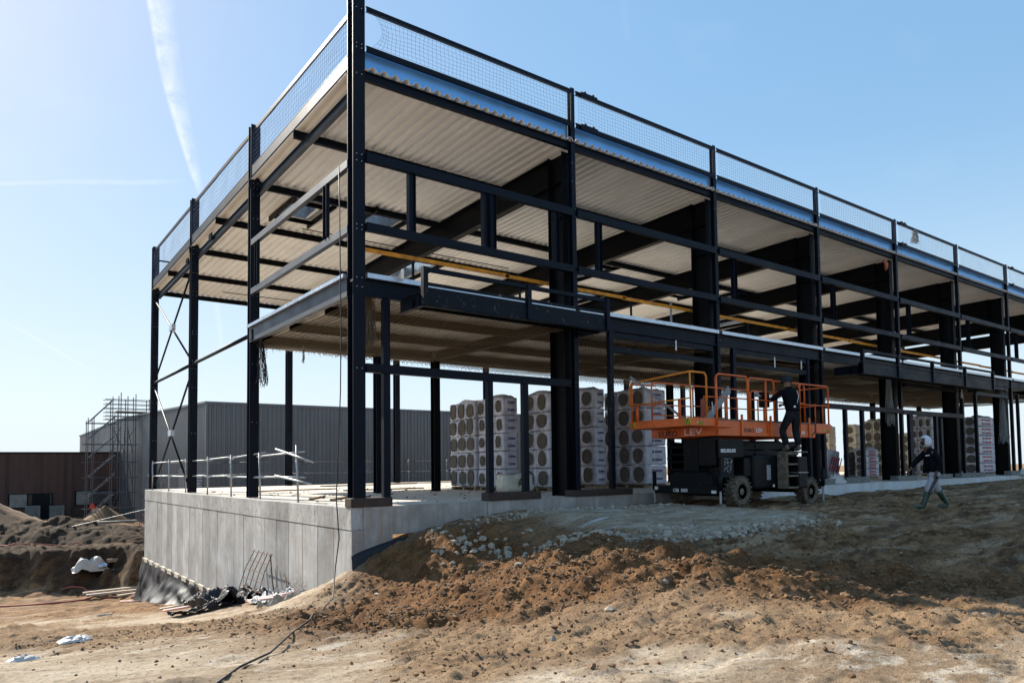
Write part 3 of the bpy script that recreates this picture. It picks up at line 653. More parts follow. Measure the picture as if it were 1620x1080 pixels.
for i in range(1, 9):
    x = BX[i]
    mb = MB().ibeam((x-.04, .55, .01), (x-.04, .55, zr(.5)-.22), .62, .30, .02, .014, (0, 1, 0))
    for z in (8.45, 5.0, 4.5, 7.5): mb.box(x-.185, x+.105, .27, .83, z, z+.012)
    part(mb, 'main_column', DARK)
    p = part(MB().ibeam((x+.02, .07, .01), (x+.02, .07, 10.98), .14, .14, .012, .009, (0, 1, 0)), 'facade_post', NAVY)
    bolts(p, [(x+dx, -.002, z) for z in (7.66, 7.45, 6.1, 5.95, 4.95, 4.7, 3.0, 2.9, 10.8, 10.0, 8.9, 8.4) for dx in (-.03, .07)], .010)
    part(MB().ibeam((x, 22.1, .01), (x, 22.1, zr(22.1)-.24), .28, .28, .02, .014, (0, 1, 0)), 'rear_column', NAVY)
    part(MB().ibeam((x, 7.42, .01), (x, 7.42, 4.545), .24, .24, .018, .012, (0, 1, 0)), 'mezzanine_column', DARK)
    # rafter with end plate and haunch
    mb = MB(); P0 = (x-.04, .86, zr(.9)-.22-.40); P1 = (x-.04, 21.95, zr(22)-.22-.40)
    mb.ibeam(P0, P1, .80, .24, .02, .012, (0, 0, 1))
    mb.add([(x-.05, .86, zr(.9)-1.40), (x-.03, .86, zr(.9)-1.40), (x-.03, 2.3, zr(2)-1.02), (x-.05, 2.3, zr(2)-1.02), (x-.05, .86, zr(.9)-1.0), (x-.03, .86, zr(.9)-1.0)],
           [(0, 1, 2, 3), (0, 3, 4), (1, 5, 2), (0, 4, 5, 1)])
    part(mb, 'rafter', DARK)
part(MB().ibeam((4.12, 7.42, .01), (4.12, 7.42, 4.545), .24, .22, .018, .012, (0, 1, 0)), 'mezzanine_column', NAVY)
# side beam under the roof edge and purlins
part(MB().ibeam((.30, .32, zr(.3)-.31), (.30, 22.0, zr(22)-.31), .22, .12, .012, .008, (0, 0, 1)), 'edge_rafter', NAVYG)
mb = MB()
for yy in (12.4, 15.9): part(MB().box(.19, .238, yy, yy+.35, zr(yy)-.33, zr(yy)-.10), 'joint_plate', NAVY)
for k, yy in enumerate((.04, 3.55, 7.30, 11.0, 14.75, 18.45, 22.1)):
    x0 = .0 if k not in (0, 6) else .30
    part(MB().ibeam((x0, yy+.06, zr(yy)-.105), (XE, yy+.06, zr(yy)-.105), .20, .11, .010, .007, (0, 0, 1)), 'purlin', NAVY if k in (0, 1, 2) else DARK)
# roof sheet, left open at the skylights
SKY = [(4.05, 5.15, 7.5, 8.7), (1.55, 2.6, 8.0, 9.5), (7.3, 8.7, 11.3, 14.2), (13.9, 15.1, 7.9, 9.9), (16.4, 17.8, 11.4, 14.2), (20.6, 21.8, 7.8, 9.6), (28.4, 29.8, 11.4, 14.0), (23.4, 24.1, 7.8, 9.6)]
mb = MB(); P = .27; prof = [(0, 0), (.10, 0), (.135, .075), (.235, .075)]
x = .04; XR = XE+.3; ncol = int((XR-x)/P)
for i in range(ncol):
    xa = x+i*P; xs = [xa+a for a, _ in prof]+[xa+P]; zs = [h for _, h in prof]+[0]
    cuts = [(-.03 if xa > .3 else .36, 22.35)]
    for (a, b_, c0, c1) in SKY:
        if a < xa+P/2 < b_: cuts = [s_ for (u0, u1) in cuts for s_ in ((u0, min(u1, c0)), (max(u0, c1), u1)) if s_[1] > s_[0]]
    for (ya, yb) in cuts:
        vs = [(xs[j], yy, zr(yy)+zs[j]) for yy in (ya, yb) for j in range(5)]
        mb.add(vs, [(j, j+1, 5+j+1, 5+j) for j in range(4)])
o = part(mb, 'roof_sheet', DECK)
o.modifiers.new('thick', 'SOLIDIFY').thickness = -.004
for (a, b_, c0, c1) in SKY:
    z = zr((c0+c1)/2); mb = MB()
    for q in ((a-.04, a, c0-.04, c1+.04), (b_, b_+.04, c0-.04, c1+.04), (a, b_, c0-.04, c0), (a, b_, c1, c1+.04)): mb.box(*q, z-.03, z+.42)
    f = part(mb, 'skylight_frame', GALV)
    MB().box(a-.03, b_+.03, c0-.03, c1+.03, z+.43, z+.45).build('skylight_panel', SKYL, f)
    mb = MB()
    for xx in (a-.14, b_+.10): mb.box(xx, xx+.06, c0-.5, c1+.5, z-.20, z-.04)
    for yy in (c0-.12, c1+.08): mb.box(a-.14, b_+.16, yy, yy+.06, z-.19, z-.05)
    mb.build('trimmer_frame', DARK, f)
# fascia upstand and parapet rails
mb = MB()
for i in range(8): mb.box(BX[i]+(.03 if i == 0 else .12), BX[i+1]-.06, .13, .16, 9.50, 9.98); mb.box(BX[i]+3.0, BX[i]+3.01, .126, .13, 9.5, 9.98)
part(mb, 'front_upstand_sheet', FASCIA)
for j in range(3):
    ya = LY[j]+.15; yb = LY[j+1]-.14
    part(MB().cbeam((.05, ya, zr(ya)+.225), (.05, yb, zr(yb)+.225), .29, .08, .010, (0, 0, 1), 1), 'left_roof_edge_trim', NAVY)
    part(MB().box(.045, .14, ya, yb, 0, .006), 'trim_cap', GALV).matrix_world = Matrix.Translation((0, 0, zr(0)+.373)) @ Matrix.Rotation(-.02, 4, 'X')
for (z, w, h) in ((10.85, .06, .12), (9.96, .06, .13)):
    for i in range(8): part(MB().cbeam((BX[i]+(.03 if i == 0 else .10), -.035, z), (BX[i+1]-.06, -.035, z), h, .05, .006, (0, 0, 1), -1), 'parapet_rail', NAVY)
for j in range(3):
    part(MB().cbeam((.12, LY[j]+.15, 10.87), (.12, LY[j+1]-.14, 10.87), .11, .05, .006, (0, 0, 1), 1), 'side_parapet_rail', NAVY)
part(MB().bar((.3, 22.05, 10.42), (7, 22.05, 10.42), .05, .10), 'rear_parapet_rail', NAVY)
mb = MB()
for i, xo in ((1, .25), (1, .55), (4, .55), (6, .5), (4, .3)):
    x = BX[i]+xo
    for z in (10.86, 9.97): part(MB().box(x, x+.30, -.10, -.045, z-.10, z+.05).box(x+.12, x+.19, -.098, -.047, z+.04, z+.09), 'splice_bracket', NAVY)
# front rails between the floors
G1, G2 = 7.55, 6.02
for i in range(8):
    a = BX[i]+(.03 if i == 0 else .10); e = BX[i+1]-.05
    part(MB().box(a, e, -.06, .06, G1-.11, G1+.10), 'front_girt', NAVY, bevel=.006)
    part(MB().box(a, e, -.06, .06, G2-.10, G2+.09), 'front_girt', NAVY, bevel=.006)
def jamb(x, z0=G2+.09, z1=G1-.11, w=.13, y=0.0, m=NAVY, d=.14):
    mb = MB().cbeam((x, y, z0), (x, y, z1), w*1.3, d*.5, .008, (1, 0, 0), 1).cbeam((x, y, z0), (x, y, z1), w*1.3, d*.5, .008, (1, 0, 0), -1)
    return part(mb, 'window_jamb', m)
for x in (1.42, 3.42, 3.62, 5.62): jamb(x)
for i in range(1, 8): jamb(BX[i]+.88); 
for i in (3, 4, 5): jamb(BX[i]+4.7, m=DARK)
# left side rails
for z in (7.46, 6.01):
    part(MB().cbeam((.04, .33, z), (.04, LY[1]-.14, z), .17, .12, .010, (0, 0, 1), 1), 'side_girt', NAVYG)
for yy in (1.55, 6.7):
    part(MB().cbeam((.10, yy, 6.12), (.10, yy, 7.36), .20, .09, .010, (0, 1, 0), 1), 'side_jamb', NAVY)
part(MB().tube([(.17, LY[1]+.13, 4.80), (.17, 14.62, 4.80)], .062, 10), 'side_tie_tube', NAVY, smooth=True)
part(MB().tube([(.17, 14.88, 4.80), (.17, 21.96, 4.80)], .062, 10), 'side_tie_tube', NAVY, smooth=True)
for (y0, z0, y1, z1) in ((21.95, 8.55, 14.9, 4.95), (21.95, 4.95, 14.9, 8.60), (21.95, 4.65, 14.9, .12), (21.95, .12, 14.9, 4.65)):
    part(MB().tube([(.17+(.03 if z1 > z0 else -.03), y0, z0), (.17+(.03 if z1 > z0 else -.03), y1, z1)], .038, 8), 'cross_brace', DARK, smooth=True)
for zz in (6.62, 2.26): part(MB().box(.10, .24, 18.15, 18.70, zz, zz+.24), 'gusset_plate', GALV)
# mezzanine floor
part(MB().cbeam((.02, .30, 4.72), (.02, 7.28, 4.72), .40, .12, .014, (0, 0, 1), 1), 'side_floor_beam', NAVYG)
part(MB().box(-.06, .16, .32, 7.27, 4.925, 5.01), 'side_floor_trim', GALV)
part(MB().box(-.012, .02, 6.95, 7.2, 4.56, 4.86), 'end_plate', NAVY)
for i in range(8):
    a = BX[i]+(.03 if i == 0 else .11); e = BX[i+1]-.05
    part(MB().ibeam((a, .06, 4.70), (e, .06, 4.70), .38, .14, .014, .009, (0, 0, 1)), 'front_floor_beam', NAVY)
    part(MB().box(a, e, -.075, .10, 4.895, 5.0), 'front_floor_trim', GALV)
    for yy in (2.55, 5.05, 7.45):
        part(MB().ibeam((BX[i]+.12, yy, 4.66), (BX[i+1]-.12, yy, 4.66), .22, .14, .012, .008, (0, 0, 1)), 'floor_joist', DARK)
    if i: part(MB().ibeam((BX[i]-.04, .9, 4.62), (BX[i]-.04, 7.3, 4.62), .30, .18, .014, .009, (0, 0, 1)), 'floor_cross_beam', DARK)
mb = MB(); x = .12
while x < XE:
    xs = (x, x+.07, x+.10, x+.17, x+.20)
    zs = (4.775, 4.775, 4.83, 4.83, 4.775)
    mb.add([(a, yy, z) for yy in (.14, 7.55) for a, z in zip(xs, zs)], [(j, j+1, 6+j, 5+j) for j in range(4)]); x += .20
mb.box(.10, XE, .12, 7.55, 4.845, 4.89)
part(mb, 'mezzanine_deck', MDECK)
part(MB().box(.25, XE, 7.56, 7.66, 4.44, 4.885), 'rear_floor_beam', MDECK)
# door and window posts below the mezzanine
def post(x, z1, w=.14, y=.06, m=NAVY, z0=.02):
    return part(MB().box(x-w/2, x+w/2, y-.07, y+.07, z0, z1), 'door_post', m, bevel=.008)
post(.82, 4.50, .16, .08, z0=.19); post(3.52, 2.88, .15, z0=.02); post(4.58, 2.88, .16, z0=.19)
post(7.55, 4.51, .14, m=SCUFF, z0=.17); post(13.0, 4.50, .14); post(17.25, 4.5, .13)
post(19.72, 2.80, z0=.2); post(20.96, 2.80, .15, z0=.2); post(24.9, 2.75, .3, z0=.2); post(27.3, 2.75, .2, z0=.2); post(28.1, 2.75, .2, y=.2, z0=.2); post(31.6, 4.0, .15, z0=.2); post(36.9, 4.2)
for a, e, z in ((.335, BX[1]-.2, 2.97), (BX[3]+.1, BX[4]-.1, 2.88), (BX[4]+.1, BX[5]-.05, 2.85)):
    part(MB().box(a, e, -.02, .13, z-.10, z+.09), 'door_lintel', NAVY, bevel=.006)
for a, e in ((7.63, BX[2]-.25), (13.08, 17.18), (24.5, 29.6), (31.7, 35.6)):
    for z in (4.42, 4.02): part(MB().box(a, e, .02, .14, z-.09, z+.07), 'shutter_rail', SCUFF if z < 4.2 and e < 20 else NAVY, bevel=.006)
for q in ((10.2, 10.24, .0, .02, 4.2, 4.5), (15.2, 15.24, 0, .02, 4.05, 4.4), (16.8, 16.84, 0, .02, 4.1, 4.4)): part(MB().box(*q), 'hanger', WHITEP)
# projecting canopy frames in front of the floor edge
def canopy(x0, x1, yo, zb, zt, posts):
    f = part(MB().cbeam((x0, yo, zb+.20), (x1, yo, zb+.20), .40, -.12, .014, (0, 0, 1), 1), 'canopy_beam', SCUFF)
    for xx in (x0+.06, x1-.06): MB().ibeam((xx, yo+.02, zb+.16), (xx, .0, zb+.16), .30, .11, .012, .008, (0, 0, 1)).build('canopy_bracket', NAVY, f)
    for xx in posts: MB().box(xx-.055, xx+.055, yo-.07, yo+.05, zb+.02, zt).build('canopy_post', SCUFF if xx < 3 else NAVY, f)
    MB().box(x0, x1, yo-.04, yo+.04, zt-.09, zt).build('canopy_rail', NAVY, f)
    MB().box(x0+.1, x1-.1, yo+.12, -.08, zb+.30, zb+.33).build('canopy_floor', SCUFF, f)
    MB().box(x0+.1, x1-.1, yo-.03, yo+.03, zb+.44, zb+.50).build('canopy_ledge', SCUFF, f)
    MB().cbeam((x0, yo+.45, zb+.10), (x1, yo+.45, zb+.10), .2, .08, .01, (0, 0, 1), 1).build('canopy_inner_beam', DARK, f)
    return f
canopy(1.08, 6.42, -1.10, 4.20, 5.02, (1.13, 3.86, 6.36))
canopy(18.9, 30.7, -1.10, 3.98, 4.86, (18.96, 21.6, 24.5, 27.6, 30.6))
for yy in (9.6, 19.5): part(MB().tube([(2.4, yy, zr(yy)-.35), (11, yy, zr(yy)-.35)], .018, 6), 'tie_rod', NAVY)

# ------------------------------------------------------------------ nets
def net_mesh(P, nu, nv, r, cu=1, cv=1):
    """P(u,v)->point; returns MB with thin three sided cords"""
    mb = MB()
    for i in range(nu+1):
        mb.tube([P(i/nu, j/nv) for j in range(nv+1)], r, 3, caps=False)
    for j in range(nv+1):
        mb.tube([P(i/nu, j/nv) for i in range(nu+1)], r, 3, caps=False)
    return mb
def parapet_P(a, b, along_x, seed, zb):
    def P(u, v):
        w = mnoise.noise((u*7+seed, v*2, seed)); w2 = mnoise.noise((u*3+seed, 5, v*3))
        s = a+(b-a)*u; edge = math.sin(math.pi*v)*(1 if .02 < u < .98 else .3)
        s += .10*w*edge
        if u < .06 and seed == 0: s += .22*math.sin(math.pi*v)*(1-u/.06)
        z0 = zb(s); z = z0+(10.80-z0)*v + .02*w2
        off = .07*w*edge - .03
        return (s, -.03+off, z) if along_x else (.10+off, s, z)
    return P
for i in range(7):
    mb = net_mesh(parapet_P(BX[i]+.18, BX[i+1]-.06, True, i*1.7, lambda s: 10.03), 54 if i < 3 else 44, 8, .0030 if i < 3 else .0038)
    tag(mb.build('parapet_net', NETP if i < 2 else NETP), ['blue safety net tied to the roof rail in the bay beside the tall corner column', 'safety net in the second bay of the front roof rail', 'safety net in the third bay of the front roof rail',
        'safety net in the fourth bay of the front roof rail, gathered at its right', 'safety net with a pale torn tangle in the fifth bay of the front roof rail', 'safety net in the sixth bay of the front roof rail',
        'safety net in the seventh bay of the front roof rail at the photo edge'][i], 'safety net', 'safety nets on the roof rails')
for j in range(3):
    mb = net_mesh(parapet_P(LY[j]+.16, LY[j+1]-.14, False, 30+j*2.3, lambda s: zr(s)+.38), 56, 8, .0032)
    tag(mb.build('parapet_net', NETP), ['safety net on the left roof edge nearest the corner column', 'safety net in the middle bay of the left roof edge', 'sagging safety net in the farthest bay of the left roof edge'][j], 'safety net', 'safety nets on the roof rails')
# big net slung under the mezzanine
def under_P(u, v):
    x = .35+u*44; y = .35+v*7.38
    bay = ((x-.3)/5.96) % 1.0
    sag = (math.sin(math.pi*bay)*.20)*(.35+.65*math.sin(math.pi*min(1, v*1.0)))
    sag = sag*.5 + .05*mnoise.noise((x*.8, y*.8, 2))
    return (x+.06*mnoise.noise((x*1.1, y, 5)), y+.05*mnoise.noise((x, y*1.3, 8)), 4.53-min(.22, .014*x)-sag*.6)
mb = net_mesh(under_P, 330, 56, .0065)
# ragged border cord with loops
pts = [(.35+i*44/900, 7.74+.03*math.sin(i*2.1), under_P(i/900, 1)[2]-.03+.03*math.sin(i*1.7)) for i in range(901)]
mb.tube(pts, .013, 4)
for i in range(0, 900, 2):
    p = pts[i]; k = .05+.05*abs(math.sin(i*12.9898)); mb.tube([p, (p[0]+.02, p[1], p[2]-k), (p[0]+.05, p[1], p[2]-.01)], .006, 3, caps=False)
tag(mb.build('mezzanine_net', NETM), 'brown safety net slung along the whole underside of the mezzanine floor', 'safety net')
def bundle(x, y, z0, z1, w, label, m, n=16, name='net_bundle', closed=True):
    mb = MB(); rg = random.Random(int(x*100)+7)
    for k in range(n):
        a = rg.uniform(0, 6.28); ph = rg.uniform(0, 6); rr_ = w*rg.uniform(.3, 1)
        zz = z1+(z0-z1)*0; pts = []
        lo = z0+rg.uniform(0, .35)*(z1-z0)*.5
        for s_ in range(13):
            f = s_/12; z = z1+(lo-z1)*math.sin(math.pi*f) ** .8 if closed else z1+(lo-z1)*f
            pts.append((x+rr_*math.cos(a+f*2.4)*(.35+math.sin(math.pi*f))+.02*math.sin(ph+f*15), y+rr_*math.sin(a+f*2.4)*(.4+math.sin(math.pi*f)), z))
        mb.tube(pts, .008, 3, caps=False)
    for k in range(n):
        f = (k+.5)/n; z = z1+(z0-z1)*f*.85; pts = [(x+w*.8*math.cos(t_)*(1+.3*math.sin(3*t_+k)), y+w*.7*math.sin(t_), z+.06*math.sin(2*t_+k)) for t_ in [i*.52 for i in range(13)]]
        mb.tube(pts, .007, 3, caps=False)
    return tag(mb.build(name, m), label, 'net bundle', 'gathered nets hanging from the mezzanine edge')
bundle(.62, .45, 3.42, 4.75, .14, 'brown bundle of net hanging just right of the tall corner column', NETM, 22)
bundle(.30, 7.0, 3.2, 4.50, .15, 'dark looped net bundle hanging by the second column of the left side', CABLE, 12)
bundle(BX[4]-.45, .3, 2.2, 4.5, .16, 'long grey net bundle hanging against the main column behind the walking man', NETL, 26)
bundle(BX[6]-.45, .3, 1.6, 4.4, .20, 'long grey net bundle hanging by the column near the right photo edge', NETL, 28)
bundle(1.3, 6.4, 3.9, 4.4, .03, 'thin rope end dangling under the left end of the mezzanine', NETL, 4)
bundle(BX[5]-.6, -.2, 3.6, 4.3, .03, 'white rope end dangling from the second canopy frame', WHITEP, 4)
bundle(BX[4]+1.5, -.12, 10.15, 10.75, .16, 'pale torn tangle of net caught on the front roof rail', NETL, 16)
# red rag on the rafter
tag(MB().tube([(BX[4]-.7, .2, 9.15), (BX[4]-.62, .12, 9.0), (BX[4]-.60, .14, 8.85), (BX[4]-.52, .2, 8.75)], [.05, .08, .07, .03], 7).build('rag', REDH, smooth=True), 'small red rag hanging under the roof edge at the fifth column', 'rag')

# ------------------------------------------------------------------ yellow guard boards on the mezzanine
t_ = thing('guard_rail', 'long yellow timber guard rail running above the mezzanine floor edge', 'guard rail', (.5, 1.1, 5.0))
def child(mb, name, m, par, **k):
    o = mb.build(name, m, par, **k); o.matrix_parent_inverse = Matrix.Translation(-Vector(par.location)) if par.type == 'EMPTY' and par.rotation_euler.z == 0 else o.matrix_parent_inverse
    return o
x = .42
while x < 44:
    x1 = min(x+4.3, 44.2); d = .02*math.sin(x*3)
    child(MB().box(x, x1+.12, 1.0, 1.035, 5.78-.004*(x-.4)+d, 5.875-.004*(x-.4)+d), 'board', YEL, t_); x = x1
mb_x = [2.0, 5.2, 9.4, 11.2, 15.2, 20, 26, 32, 38]
for xx in mb_x: child(MB().box(xx, xx+.05, 1.04, 1.09, 4.90, 5.95), 'stand', TUBE if xx in (11.2,) else NAVY, t_)
# planks leaning on the mezzanine edge at the left
tag(MB().bar((1.05, -.3, 5.03), (2.1, 1.9, 5.55), .22, .05, (0, 0, 1)).build('scaffold_plank', GALV), 'pale metal plank resting over the mezzanine edge behind the first canopy', 'plank')

# ------------------------------------------------------------------ tube guard rails around the slab
def rail_post(x, y, lean=(0, 0), h=1.28):
    t = thing('guard_post', None, None, (x, y, 0))
    return t
gl = ['far corner', 'second from the far corner', 'third from the far corner', 'just beyond the second column', 'between the second and middle columns', 'beside the near column', 'nearest the tall corner column']
segs = [(21.9, 18.5, 0, 0), (18.5, 15.5, 0, 0), (15.5, 12.3, 0, 0), (12.3, 9.4, 0, 0), (9.4, 6.5, 0, 0), (6.5, 3.5, 0, 0)]
lean = {21.9: (0, .02), 18.5: (0, .0), 15.5: (0, .03), 12.3: (0, -.02), 9.4: (.0, .05), 6.5: (0, .13), 3.5: (0, .14)}
nm_l = ['at the far corner of the slab edge', 'second from the far corner of the slab edge', 'third from the far corner of the slab edge', 'fourth along the left slab edge', 'fifth along the left slab edge',
        'leaning, second nearest on the left slab edge', 'leaning, nearest the camera on the left slab edge']
def guard_section(name_label, p0, p1, l0, l1, splay, m=TUBE):
    t = thing('tube_guard', name_label, 'guard rail', (p0[0], p0[1], 0), 0, 'tube guard rails round the slab edge')
    o = Vector(p0+(0,)); loc = lambda v: Vector(v)-Vector((p0[0], p0[1], 0))
    a0 = Vector((p0[0], p0[1], 0)); a1 = a0+Vector((l0[0], l0[1], 1.30))
    MB().tube([loc(a0), loc(a1)], .026, 8).build('upright', m, t, smooth=True)
    d = Vector((p1[0]-p0[0], p1[1]-p0[1], 0)).normalized()
    for k, z in enumerate((1.20, .62)):
        f = z/1.3; s = a0.lerp(a1, f)-d*(.35+.2*k); e = Vector((p1[0]+l1[0]*f, p1[1]+l1[1]*f, z+splay[k]))+d*(.45)
        off = Vector((-d.y, d.x, 0))*.045
        MB().tube([loc(s+off), loc(e+off)], .022, 8).build('rail', m, t, smooth=True)
        MB().box(*sum(([float(c)-.04, float(c)+.04] for c in loc(a0.lerp(a1, f)+off*.5)), [])).build('coupler', GALV, t)
    return t
for k, (ya, yb, _, _) in enumerate(segs):
    guard_section('grey tube guard section with upright '+nm_l[k], (.12, ya), (.12, yb), lean[ya], lean[yb], [(0, 0), (.02, -.02), (-.03, .03), (.05, .03), (.10, -.02), (.05, .0)][k])
t = thing('tube_guard', 'last guard upright by the corner column with two bright splayed tubes', 'guard rail', (.12, 3.5, 0), 0, 'tube guard rails round the slab edge')
MB().tube([(0, 0, 0), (0, .14, 1.42)], .028, 8).build('upright', TUBE, t, smooth=True)
for (a, e) in (((-.05, 1.55, 1.36), (.0, -1.0, .98)), ((-.05, 1.6, .66), (.0, -.9, .46))):
    MB().tube([a, e], .027, 8).build('rail', TUBE, t, smooth=True)
for k, (xa, xb) in enumerate(((.6, 3.6), (3.6, 6.8), (6.8, 10.2), (10.2, 13.2), (13.2, 15.7), (15.7, 18.6))):
    guard_section('thin guard section on the rear slab edge, '+['far left behind the cross bracing', 'behind the second column', 'in front of the grey hall corner', 'seen right of the corner column', 'beside the first pallet stack', 'behind the pallet stacks'][k],
                  (xa, 22.6), (xb, 22.6), (0, 0), (0, 0), (0, 0), TUBED)
# loose boards and bars on the slab
rg = random.Random(11)
for k, (x, y, l, a, w) in enumerate(((3.5, 13.5, 3.6, .1, .12), (6.0, 10.8, 3.2, -.05, .10), (1.6, 4.4, 2.2, .95, .06), (1.9, 3.9, 2.4, .9, .05), (1.3, 5.3, 2.0, 1.0, .05), (9.0, 18.5, 5.0, .02, .15), (12, 19.5, 4, -.04, .15))):
    ca, sa = math.cos(a)*l/2, math.sin(a)*l/2
    tag(MB().bar((x-ca, y-sa, .03), (x+ca, y+sa, .03), w, .045, (-sa, ca, 0)).build('loose_board', [WOOD, PLINTH][k % 2]),
        ['brown board lying on the slab behind the corner column', 'dark board lying across the slab before the pallets', 'thin batten nearest the left slab edge', 'dark thin batten beside the slab edge battens',
         'thin batten farther from the corner along the left slab edge', 'long board near the rear slab edge left of the pallets', 'long dark board near the rear slab edge beside the pallets'][k], 'board', 'loose boards on the slab')
mb = MB()
for i in range(260):
    x = rg.uniform(.4, 12); y = rg.uniform(.6, 15); r = rg.uniform(.01, .035)
    v = ICV*(1+np.random.RandomState(i).uniform(-.4, .4, (len(ICV), 1)))*r*np.array([1.4, 1, .7]); mb.add(v+np.array([x, y, r*.4]), ICF)
tag(mb.build('slab_debris', CLOD), 'crumbs of dirt strewn over the concrete slab', 'debris', kind='stuff')

# ------------------------------------------------------------------ pallets of insulation packs
def rbox(sx, sy, sz, r, seed, puff=.02):
    bm = bmesh.new(); bmesh.ops.create_cube(bm, size=1)
    for v in bm.verts: v.co = Vector((v.co.x*sx, v.co.y*sy, v.co.z*sz))
    bmesh.ops.bevel(bm, geom=bm.edges[:], offset=r, segments=3, affect='EDGES', profile=.6)
    bmesh.ops.subdivide_edges(bm, edges=[e for e in bm.edges if e.calc_length() > .25], cuts=3, use_grid_fill=True)
    for v in bm.verts:
        n = mnoise.noise(v.co*4+Vector((seed, 0, 0))); k = v.co.normalized(); v.co += k*n*puff
    return bm
class BMB(MB):
    def addbm(s, bm, off):
        bm.verts.index_update(); s.add([v.co+Vector(off) for v in bm.verts], [tuple(v.index for v in f.verts) for f in bm.faces]); return s
def oval(cx_off, cy, cz, ry, rz, seed, n=14):
    rg = random.Random(seed); a0 = rg.uniform(.85, 1.1); sk = rg.uniform(-.16, .16)
    rim = [(cy+ry*math.cos(t)*(1+sk*math.sin(t))*a0, cz+rz*math.copysign(abs(math.sin(t))**.85, math.sin(t))) for t in [2*math.pi*i/n for i in range(n)]]
    vs = [(cx_off-.006, a, b) for a, b in rim] + [(cx_off+.012, cy+(a-cy)*.9, cz+(b-cz)*.9) for a, b in rim]
    vs.append((cx_off+.012, cy, cz))
    fs = [(i, (i+1) % n, n+(i+1) % n, n+i) for i in range(n)] + [(n+i, n+(i+1) % n, 2*n) for i in range(n)]
    return vs, fs, rim
def stack(x, y, ly, lx, cols, rows, h, label, wrap=WRAP, prints=0, seed=0, ow=.62, name='insulation_stack', top=True):
    """x,y nearest corner (towards -X,-Y); openings face -X"""
    rg = random.Random(seed*31+5)
    t = thing(name, label, 'pallet stack', (x, y, 0), rg.uniform(-.025, .025), 'wrapped pallets of insulation rolls')
    pb = MB()
    for k in range(3): yy = ly*(k*.5)*.88+.04; pb.box(.02, lx-.02, yy, yy+.10, .0, .085)
    for k in range(5): xx = .02+(lx-.14)*k/4; pb.box(xx, xx+.10, .01, ly-.01, .087, .11)
    pb.build('pallet', WOOD, t)
    rh = (h-.12)/rows; cw = ly/cols
    for r in range(rows):
        for c in range(cols):
            jx = rg.uniform(-.022, .022); z = .12+rh*(r+.5)
            g = .5*cw
            b_ = rbox(lx-.01, cw*.995, rh*.985, min(.055, rh*.12), seed*10+r*3+c, .02)
            p_ = BMB().addbm(b_, (lx/2+jx, cw*(c+.5), z)).build('pack', wrap, t, smooth=True); b_.free()
            vs, fs, rim = oval(jx-.030, cw*(c+.5)+rg.uniform(-.02, .02), z+rg.uniform(-.02, .02), cw*ow*.56, rh*ow*.66*rg.uniform(.85, 1.12), seed*100+r*9+c)
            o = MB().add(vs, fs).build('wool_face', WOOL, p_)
            o.parent = p_
        if prints:
            pm = MB()
            for k in range(2):
                zz = .12+rh*(r+.28+.42*k)
                pm.box(lx*.30, lx*.36, -.022, -.016, zz-.05, zz+.05)
                for q in range(5): pm.box(lx*(.42+q*.07), lx*(.47+q*.07), -.022, -.016, zz-.035, zz+.035)
            pm.build('print', PRINT if prints == 1 else PRINTB, t)
    if top:
        # crumpled cover on top
        n = 8; vs = []
        for i in range(n+1):
            for j in range(n+1):
                u = i/n; v = j/n; e = min(u, 1-u, v, 1-v)
                vs.append((u*lx*.98+.01, v*ly*.98+.01, h-.01+(.06+.10*mnoise.noise((u*3+seed, v*3, 1)) if e > 0 else -.03)+.05*math.sin(math.pi*u)*math.sin(math.pi*v)))
        MB().add(vs, [(i*(n+1)+j, (i+1)*(n+1)+j, (i+1)*(n+1)+j+1, i*(n+1)+j+1) for i in range(n) for j in range(n)]).build('top_cover', wrap, t, smooth=True)
    return t
stack(7.64, 7.08, 1.73, .78, 3, 5, 3.12, 'wrapped stack of insulation rolls farthest left on the slab, three tall openings across', seed=1, ow=.70)
stack(7.70, 5.42, 1.60, .60, 3, 5, 3.15, 'wrapped stack standing behind the short door posts with small oval openings', seed=2, ow=.5, prints=2)
stack(8.46, 3.95, 1.40, .70, 2, 5, 3.20, 'wrapped stack left of the first main column behind the slim post', seed=3, ow=.62)
stack(10.92, 4.43, 2.42, .50, 3, 5, 3.52, 'tallest wrapped stack, partly hidden behind the first main column', seed=4, ow=.56, prints=2)
stack(12.24, 3.27, 2.12, 1.05, 3, 5, 3.48, 'wide wrapped stack directly left of the orange lift with violet print on its side', seed=5, ow=.62, prints=2)
stack(12.6, 6.2, 2.2, 1.2, 3, 4, 2.6, 'lower wrapped stack behind the tall ones, topped by crumpled film', seed=6)
stack(36.3, 10.4, .8, .8, 1, 5, 3.05, 'cream wrapped stack just right of the lift platform', WRAP2, 0, 7, .6)
stack(36.9, 8.95, .9, .9, 1, 5, 3.05, 'cream wrapped stack between the two slim door posts', WRAP2, 0, 8, .55)
stack(33.7, 5.72, 1.05, .95, 2, 5, 3.10, 'cream wrapped stack two openings wide with printed side, left of the net bundle', WRAP2, 2, 9, .66)
stack(33.6, 3.0, 1.12, .5, 3, 5, 3.12, 'pale wrapped stack three openings wide behind the walking man', WRAP, 0, 10, .5)
stack(35.2, 3.1, .5, 1.1, 1, 5, 3.1, 'shaded wrapped stack right behind the three wide stack', WRAP, 0, 11, .5)
stack(36.0, 1.72, .66, 2.3, 1, 6, 3.12, 'wrapped stack with rows of red print on its front', WRAP, 1, 12, .62)
stack(39.0, 2.2, .6, 1.3, 1, 3, 2.3, 'low wrapped pile beside the red printed stack', WRAP, 1, 13, .6)
stack(42.0, 2.6, 1.2, 1.0, 3, 4, 2.4, 'cream stack seen beyond the last column at the right', WRAP2, 0, 14, .6)
